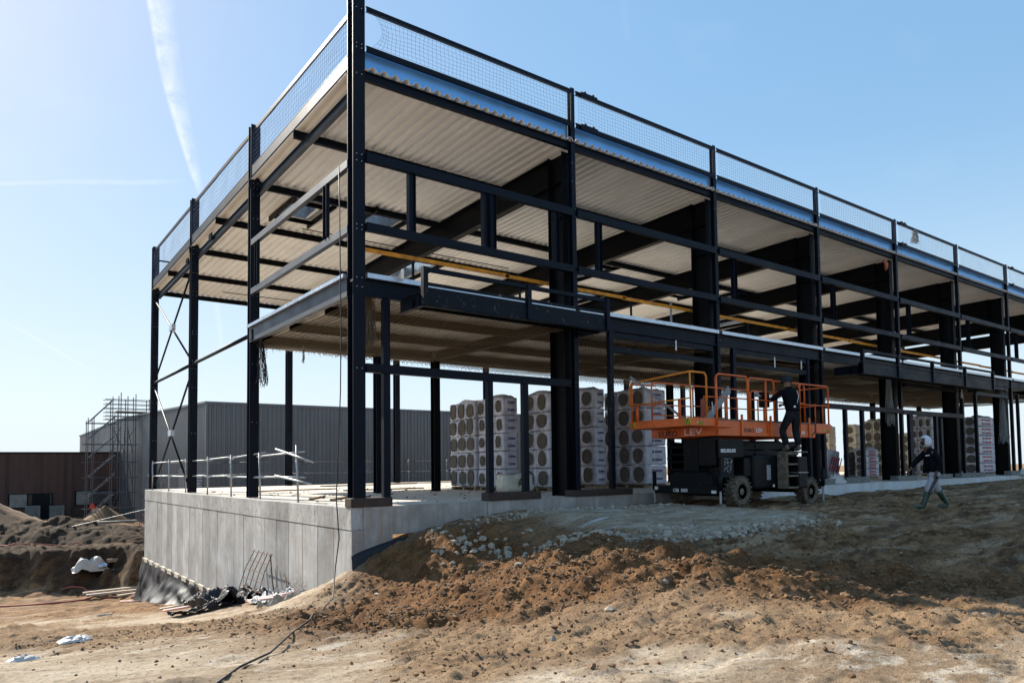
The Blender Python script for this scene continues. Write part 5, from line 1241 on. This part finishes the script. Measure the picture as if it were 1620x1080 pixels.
MB().lathe([(.150*k_, -.045), (.145*k_, -.03), (.112*k_, .02), (.105*k_, .10), (.085*k_, .125), (.03, .135)], hc, (.05, .1, 1), 20).build('bucket_hat', HATM, HT, smooth=True)
for s_ in (-1, 1): MB().lathe([(.014, 0), (.022, .006), (.012, .014)], W_(.18, s_*.085, 1.665), Vector(W_(0, s_, 0)), 10).build('ear', SKIN, HT)
for s_ in (-1, 1): MB().lathe([(.010, 0), (.006, .006)], W_(.268, s_*.03, 1.69), fdir, 8).build('eye', WHITEP, HT)
MB().tube([W_(-.06, -.10, 1.45), W_(-.10, -.11, 1.30), W_(-.12, -.04, 1.12), W_(-.10, .02, 1.04)], .008, 5).build('cord', WHITEP, HT)
MB().bar(W_(-.155, .03, 1.05), W_(-.155, .09, 1.045), .05, .01).build('jacket_mark', WHITEP, HT)

PANE = mat('pale_window_pane', (0.22, 0.22, 0.20), .3, 0, .25, 1.5)
# ------------------------------------------------------------------ background buildings
GX = 6.0
t = thing('grey_hall', 'large grey metal clad hall behind the steel frame', 'building', (GX, 37.3, -4))
def ab(mb, name, m, par, **k):
    o_ = Vector(par.location) if par.type == 'EMPTY' else Vector(par.parent.location)
    mb.v = [(v[0]-o_.x, v[1]-o_.y, v[2]-o_.z) for v in mb.v]; return mb.build(name, m, par, **k)
mb = MB(); pr = [(37.3, -4.5), (37.3, 5.33), (70, 6.30), (109, 6.05), (109, -4.5)]
vs = [(x, a, b_) for x in (GX, 44) for a, b_ in pr]
mb.add(vs, [(0, 1, 6, 5), (1, 2, 7, 6), (2, 3, 8, 7), (3, 4, 9, 8), (0, 5, 9, 4), (4, 3, 2, 1, 0), (5, 6, 7, 8, 9)])
x = GX+.15
while x < 44: mb.box(x, x+.13, 37.255, 37.302, -4.4, 5.27); x += .30
y = 37.55
while y < 108:
    zt = 5.33+(y-37.3)/32.7*.97 if y < 70 else 6.3-(y-70)/39*.25
    mb.box(GX-.045, GX+.002, y, y+.13, -4.4, zt-.02); y += .30
ab(mb, 'wall', GREYCLAD, t)
ab(MB().bar((GX-.04, 37.2, 5.37), (GX-.04, 70, 6.34), .14, .16, (0, 0, 1)).bar((GX-.04, 70, 6.34), (GX-.04, 109, 6.09), .14, .16, (0, 0, 1)).box(GX-.06, 44.1, 37.19, 37.28, 5.28, 5.44).box(GX-.07, GX+.06, 37.18, 37.31, -4.5, 5.3), 'roof_trim', GREYCLAD, t)
d = ab(MB().box(GX-.08, GX-.002, 39.6, 42.6, -4, .55), 'door', BLACKP, t)
mb = MB()
for k in range(12): mb.box(GX-.14, GX-.05, 37.9, 39.2, -1.6+k*.19, -1.50+k*.19)
ab(mb, 'louvre', GALV, t)
ab(MB().box(GX-.09, GX-.02, 43, 45, -4, 1.0), 'door', GREYCLAD, t)
t = thing('timber_building', 'long low building clad in dark brown vertical planks at far left', 'building', (-5, 72, -4))
ab(MB().box(-60, GX-.05, 72, 90, -4.2, 2.78), 'wall', BROWNCLAD, t)
ab(MB().box(-60, GX-.03, 71.9, 90.1, 2.78, 2.90), 'roof_edge', NAVY, t)
for (x0, x1, z0, z1, mull) in ((-3.35, .05, -1.20, -2.45+4*0, [-1.9, -.75]), (2.05, 5.6, -1.05, -2.4, [3.3])):
    w = ab(MB().box(x0-.08, x1+.08, 71.88, 71.99, z1-.08, z0+.06), 'window', NAVY, t)
    g = [x0]+mull+[x1]
    for a, e in zip(g[:-1], g[1:]):
        ab(MB().box(a+.05, e-.05, 71.84, 71.88, z1, z0), 'pane', PANE if a in (x0, -.75*1.0) and e-a < 1.6 else GLASS, t)
ab(MB().box(-1.55, -.05, 71.80, 71.97, -3.6, -1.15), 'door', BLACKP, t)
for k, (x, y) in enumerate(((-1.6, 69.5), (0.3, 69.5))):
    t = thing('block_pallet', ['left one of the two grey block piles by the brown building', 'right one of the two grey block piles by the brown building'][k], 'pallet', (x, y, terrain_at(x, y)))
    MB().box(-.6, .6, -.5, .5, 0, .14).build('pallet', WOOD, t)
    mb = MB()
    for r in range(6):
        for c in range(4): mb.box(-.58+c*.29, -.305+c*.29, -.48, .48, .15+r*.2, .34+r*.2)
    mb.build('blocks', CPLINTH, t, bevel=.008)
# scaffold tower
sx, sy = 1.9, 61.6; gz = terrain_at(3, 62)
t = thing('scaffold_tower', 'tall tube scaffold stair tower against the brown building and grey hall', 'scaffold', (sx, sy, gz))
g0 = -3.45-gz
tops = {0: 8.9, .45: 9.0, 1.9: 10.9, 2.55: 11.3, 3.1: 11.0, 3.75: 11.2}
for x in tops:
    for yy in (0, 1.3): MB().tube([(x, yy, -.1), (x, yy, tops[x]+g0+.25-(.2 if yy else 0))], .040, 6).build('standard', TUBED, t)
for yy in (0, 1.3): MB().tube([(4.85, yy, 9.9+g0), (4.85, yy, 11.0+g0)], .040, 6).build('standard', TUBED, t)
for yy in (0, 1.3):
    for z in (1.0, 2.4, 3.8, 5.2, 6.8): MB().tube([(-.35, yy, z+g0), (4.0, yy, z+g0)], .034, 6).build('ledger', TUBED, t)
    MB().tube([(-.1, yy, 8.7+g0), (2.2, yy, 8.7+g0)], .034, 6).build('ledger', TUBED, t)
    for z in (9.1, 9.4, 9.75, 10.1, 10.5, 10.9): MB().tube([(1.3, yy, z+g0), (5.0, yy, z+g0)], .034, 6).build('ledger', TUBED, t)
    for k in range(5): z = .3+k*1.75; MB().tube([(.1, yy, z+g0), (2.2, yy, z+2.1+g0)], .035, 6).build('diagonal', TUBED, t)
    MB().tube([(.1, yy, 8.8+g0), (2.0, yy, 10.9+g0)], .04, 6).build('diagonal', TUBED, t)
MB().box(2.2, 4.7, 0, 1.3, 9.72+g0, 9.86+g0).build('platform', WOOD, t)
for (xa, xb) in ((1.9, 2.55), (2.55, 3.75), (3.75, 3.1), (3.1, 1.9)):
    for z in (.4, 3.2, 6.0): MB().tube([(xa, 1.3, z+g0), (xb, 0, z+2.4+g0)], .028, 6).build('diagonal', TUBED, t)
for x in (1.9, 2.75):
    mb = MB().tube([(x, .6, 0), (x+.25, .6, 9.7+g0)], .03, 6).tube([(x+.55, .6, 0), (x+.45, .6, 9.7+g0)], .03, 6)
    for k in range(30): mb.tube([(x+.10, .6, .3+k*.31), (x+.5, .6, .3+k*.31)], .014, 5)
    mb.build('ladder', TUBED, t)
MB().box(2.0, 2.7, .6, .66, 6.2+g0, 6.5+g0).build('notice_board', PAPER, t)
MB().box(.4, .95, -.05, 0, .6+g0, 1.1+g0).build('notice_board', PAPER, t)
crumple('safety_vest', (2.3, 61.2, terrain_at(2.3, 61.2)+1.0), (.5, .3), mat('hi_vis_orange', (.60, .07, .04), .7), 'orange red cloth hanging at the foot of the scaffold tower', 'cloth', 5, .6)
# barrier tape
t = thing('barrier_tape', 'red and white tape sagging between two stakes below the scaffold', 'barrier tape', (5.0, 55, terrain_at(5, 55)))
for x in (0, 3.4): MB().tube([(x, 0, -.1), (x, 0, 1.1)], .025, 6).build('stake', REDH, t)
for k in range(17):
    a = k/17; b_ = (k+1)/17; s = lambda q: (3.4*q, 0, 1.0-.5*math.sin(math.pi*q)*(.8))
    MB().bar(s(a), s(b_), .07, .006, (0, 0, 1)).build('tape', PAPER if k % 2 else REDH, t)
# spoil cones
def cone(name, c, r, h, label, m, sd_):
    n = 48; K = 14; vs = []; z0 = terrain_at(c[0], c[1])
    for i in range(K+1):
        for j in range(n):
            f = i/K; a = 2*math.pi*j/n; rr_ = r*f*(1+.12*mnoise.noise((math.cos(a)*1.5, math.sin(a)*1.5, sd_)))
            vs.append((rr_*math.cos(a), rr_*math.sin(a), h*(1-f)**1.15*(1)+.05*h*mnoise.noise((rr_*math.cos(a)*2, rr_*math.sin(a)*2, sd_))-.25*f))
    fs = [(i*n+j, i*n+(j+1) % n, (i+1)*n+(j+1) % n, (i+1)*n+j) for i in range(K) for j in range(n)]
    o = MB().add(vs, fs).build(name, m, smooth=True); o.location = (*c, z0); return tag(o, label, 'soil heap')
cone('dirt_heap', (3.2, 60.5), 2.3, 1.35, 'small brown soil cone standing in front of the scaffold tower', CLOD, 1)
cone('dirt_heap', (-5.2, 58.5), 4.6, 2.2, 'larger brown soil cone cut by the left photo edge', CLOD, 4)
# road strip behind the trench
tag(MB().box(-40, 4.6, 53.4, 54.2, terrain_at(-1, 54)-.05, terrain_at(-1, 54)+.12).build('kerb', CPLINTH, bevel=.02), kind='structure')
mb = MB().box(-40, -1.9, 50.5, 53.3, terrain_at(-5, 52)-.1, terrain_at(-5, 52)+.10)
tag(mb.build('path', CPLINTH), kind='structure')
# bare tree behind the brown building
t = thing('bare_tree', 'bare twiggy treetop showing just above the brown building', 'tree', (-7.9, 130, -3.8))
mbt = MB().tube([(0, 0, 0), (.1, 0, 4), (.1, 0, 7)], [.22, .16, .08], 7); mbt.build('trunk', REBAR, t)
mb = MB(); rg = random.Random(2)
for k in range(46):
    a = rg.uniform(0, 6.28); z = rg.uniform(3.2, 6.6); l = rg.uniform(1.0, 2.4)
    p0 = Vector((.1, 0, z)); p1 = p0+Vector((math.cos(a)*l*.5, math.sin(a)*l*.5, l*.45)); p2 = p1+Vector((math.cos(a)*l*.5, math.sin(a)*l*.4, l*.6*rg.uniform(.4, 1)))
    mb.tube([p0, p1, p2], [.05, .03, .012], 4)
    for q in range(4): mb.tube([p1.lerp(p2, q/4), p1.lerp(p2, q/4)+Vector((rg.uniform(-.6, .6), rg.uniform(-.6, .6), rg.uniform(.3, .9)))], [.018, .008], 3)
mb.build('crown', REBAR, t)

# ------------------------------------------------------------------ left foreground litter
def gz_(x, y, d=0): return terrain_at(x, y)+d
t = thing('covered_compactor', 'small machine under a pale tarpaulin at the edge of the dug pit', 'machine', (-1.15, 29.6, gz_(-1.15, 29.6)))
MB().box(-.55, .65, -.35, .35, .05, .45).build('base_plate', BLACKP, t, bevel=.03)
MB().lathe([(.16, 0), (.18, .2), (.14, .4)], (.1, -.36, .35), (1, 0, 0), 12).build('engine', GALV, t)
MB().box(.55, 1.2, -.12, .12, .50, .68).build('timber_block', WOOD, t)
n = 26; vs = []
for i in range(n+1):
    for j in range(n+1):
        u = i/n*2-1; v = j/n*2-1
        h_ = .55*max(0, 1-abs(u+.15)**2.2)*max(0, 1-abs(v)**3)+.28*math.exp(-((u-.35)/.28)**2)*(1-v*v)+.22*math.exp(-((u+.5)/.22)**2)
        h_ += .16*mnoise.noise((u*3, v*3, 3))+.07*mnoise.noise((u*8, v*8, 5))
        vs.append((u*.92-.1+.10*mnoise.noise((u*2, v*2, 8)), v*.55+.08*mnoise.noise((u*2, v*2, 11)), max(.05, h_)+.10))
MB().add(vs, [(i*(n+1)+j, (i+1)*(n+1)+j, (i+1)*(n+1)+j+1, i*(n+1)+j+1) for i in range(n) for j in range(n)]).build('tarpaulin', mat('beige_tarp', (.50, .45, .39), .5, 0, .12, 3, .4, 8), t, smooth=True)
for k, (x, y, l, a) in enumerate(((-.4, 27.2, 3.0, .05), (-.5, 26.8, 2.6, -.03), (.2, 26.3, 1.6, .2))):
    z = gz_(x, y, .12); c_, s_ = math.cos(a)*l/2, math.sin(a)*l/2
    tag(MB().bar((x-c_, y-s_, z), (x+c_, y+s_, z+.03), .18, .09, (-s_, c_, 0)).build('timber_beam', WOODP), ['upper pale timber beam lying at the pit foot', 'lower pale timber beam lying at the pit foot', 'short timber offcut beside the two beams'][k], 'timber', 'timber beams at the pit foot')
def hose(name, pts, r, m, label, cat='hose', dz=.03):
    P = []
    for a, b_ in zip(pts[:-1], pts[1:]):
        k = max(2, int((Vector(b_[:2])-Vector(a[:2])).length/.4))
        for i in range(k): f = i/k; x = a[0]+(b_[0]-a[0])*f; y = a[1]+(b_[1]-a[1])*f; P.append((x, y, gz_(x, y, dz)))
    P.append((pts[-1][0], pts[-1][1], gz_(*pts[-1][:2], dz)))
    return tag(MB().tube(P, r, 6).build(name, m, smooth=True), label, cat)
hose('hose', [(-5.2, 27.5), (-3.4, 26.9), (-1.8, 26.8), (-1.3, 27.6), (-1.7, 28.9), (-2.6, 29.4)], .045, REDH, 'pinkish red hose curling along the foot of the pit at left')
hose('hose', [(-5.4, 34.6), (-4.3, 33.9), (-3.2, 34.1), (-1.5, 33.8), (.6, 33.2)], .035, REDH, 'thin red hose lying along the upper pit bank', 'hose', .10)
hose('hose', [(-1.2, 26.7), (.3, 26.0), (-.1, 25.4)], .03, REDH, 'short red hose end near the membrane corner')
tag(MB().tube([(-1.2, 40.5, gz_(-1.2, 40.5, .15)), (3.2, 38.6, gz_(3.2, 38.6, 1.55))], .02, 8).build('white_pole', DULL), 'long white pole leaning diagonally over the dark trench', 'pole')
# black plastic and rubbish by the foot of the wall
def sheet(name, c, sx_, sy_, m, label, seed, h, rz=0):
    n = 34; vs = []
    for i in range(n+1):
        for j in range(n+1):
            u = i/n-.5; v = j/n-.5; x = c[0]+u*sx_*math.cos(rz)-v*sy_*math.sin(rz); y = c[1]+u*sx_*math.sin(rz)+v*sy_*math.cos(rz)
            vs.append((x, y, base_h(np.array([x]), np.array([y]))[0]+.06+h*abs(mnoise.noise((u*3.2+seed, v*2.0, seed)))*1.6+.35*h*mnoise.noise((u*9, v*7, seed))+.18*h*mnoise.noise((u*19, v*16, seed))))
    o = MB().add(vs, [(i*(n+1)+j, (i+1)*(n+1)+j, (i+1)*(n+1)+j+1, i*(n+1)+j+1) for i in range(n) for j in range(n)]).build(name, m)
    o.modifiers.new('t', 'SOLIDIFY').thickness = .01
    return tag(o, label, 'plastic sheet')
sheet('black_sheet', (-.75, 6.3), 1.3, 2.2, MEMB, 'crumpled black drainage sheet at the foot of the wall', 2, .42, .3)
sheet('black_sheet', (-1.6, 5.2), 1.7, .5, MEMB, 'narrow black strip lying on the soil in front of the crumpled sheet', 5, .16, .35)
sheet('black_sheet', (-.55, 9.0), 1.0, 2.4, MEMB, 'black sheet bunched against the lower membrane', 8, .5, .1)
sheet('dimpled_sheet', (-.35, 4.0), .7, 1.7, mat('dimpled_grey', (.16, .18, .20), .4, .1, .3, 30, .8, 60), 'grey dimpled drainage sheet leaning at the wall foot', 3, .18, .1)
sheet('white_bag', (-.75, 2.1), 1.0, .5, mat('dirty_white_plastic', (.30, .27, .22), .8, 0, .2, 5), 'dirty white plastic sacking half buried beside the brown heap', 6, .2, -.4)
for k, (a, e, m, lab) in enumerate((((-.5, 4.6), (.0, 3.0), PVC, 'pale pink pipe lying at the foot of the wall, upper one'), ((-.75, 4.7), (-.2, 2.9), PVC, 'pale pink pipe lying just in front of another at the wall foot'), ((-1.9, 8.6), (-1.2, 7.3), PVC, 'pink pipe offcut lying on the packed soil before the membrane'),
        ((-1.5, 11.2), (-.8, 10.4), WOODP, 'short pale pipe by the black sheets'), ((-3.4, 9.4), (-3.0, 9.9), PAPER, 'small white scrap of pipe lying in the open at left'), ((-1.3, 20.4), (-.4, 19.8), PVC, 'thin pale stick at the foot of the black membrane'))):
    tag(MB().tube([(*a, gz_(*a, .09)), (*e, gz_(*e, .09))], .035, 8).build('pipe', m, smooth=True), lab, 'pipe', 'pipes lying by the wall')
# leaning rebar mesh
t = thing('rebar_mesh', 'bent rusty reinforcing mesh leaning against the concrete wall', 'rebar mesh', (-.1, 5.3, -2.6))
for k in range(5):
    MB().tube([(-.30, 1.45-k*.42, .05), (-.16, 1.2-k*.40, .75), (-.02, .85-k*.36, 1.25)], .011, 5).build('bar', REBAR, t)
for k in range(5):
    z = .25+k*.24; MB().tube([(-.27+.05*k, 1.42-k*.12, z), (-.27+.05*k, -.5-k*.05, z+.02)], .010, 5).build('bar', REBAR, t)
MB().tube([(-.05, -.55, 1.25), (-.12, -.95, .6), (-.16, -1.4, 0)], .010, 5).build('bar', REBAR, t); MB().tube([(-.05, -.5, 1.2), (-.12, -1.0, .4), (-.1, -1.2, .5), (-.06, -1.1, 1.0)], .008, 5).build('bar', REBAR, t)
mb = MB(); rg = random.Random(4)
for k in range(70):
    cy_ = rg.choice([3.9, 3.2, 2.65]); a = Vector((-.03-rg.random()*.02, cy_+rg.gauss(0, .12), -1.95+rg.gauss(0, .12)))
    q = Vector((0, rg.uniform(-.06, .06), rg.uniform(-.10, .02))); w = Vector((0, .02, .025)); mb.add([a, a+q, a+q+w, a+w, a-Vector((.006, 0, 0))], [(0, 1, 2, 3), (0, 1, 4), (2, 3, 4)])
tag(mb.build('dry_weed', WOOD), 'dry brown leaves caught against the foot of the concrete wall', 'plant')
# cut pieces of paper and bags in the foreground
crumple('paper_scrap', (-5.0, -1.5, gz_(-5.0, -1.5)), (.42, .30), PAPER, 'crumpled whitish paper lying on the pale soil at lower left', 'litter', 3, .10, 10)
crumple('paper_scrap', (-5.75, -3.9, gz_(-5.75, -3.9)), (.30, .16), PAPER, 'crumpled whitish paper nearest the lower left corner', 'litter', 7, .07, 10)
# thin cable hanging from the upper floor and running over the ground
P = [(-.20, .2, 7.3), (-.22, .1, 6.2), (-.26, -.02, 5.0), (-.28, -.1, 3.6), (-.31, -.15, 2.4), (-.38, -.2, 1.2), (-.44, -.25, .2), (-.36, -.2, -.6), (-.5, -.35, -1.15)]
for (x, y) in ((-.9, -1.2), (-1.4, -2.1), (-1.9, -3.1), (-2.45, -4.3), (-2.75, -5.0), (-3.3, -5.9), (-3.8, -6.7), (-4.3, -7.4), (-4.75, -8.2), (-5.1, -9.0)): P.append((x, y, gz_(x, y, .09 if y > -5.5 else .03)))
tag(MB().tube(P, .012, 6).build('cable', CABLE, smooth=True), 'thin black cable hanging from the corner column and trailing over the soil', 'cable')
# black wrap around the foot of the corner
n = 10; vs = []
for i in range(n+1):
    for j in range(7):
        x = -.03+i*.13; zt = -1.0+.35*(i/n)**.8; z = zt+(-1.75-zt)*j/6
        vs.append((x, -.03-.03*j/6-.03*abs(mnoise.noise((x*6, z*5, 1)))-(.16*j/6), z))
mb = MB().add(vs, [(i*7+j, (i+1)*7+j, (i+1)*7+j+1, i*7+j+1) for i in range(n) for j in range(6)])
mb.build('footing_membrane', MEMB, B, smooth=True).modifiers.new('t', 'SOLIDIFY').thickness = .01
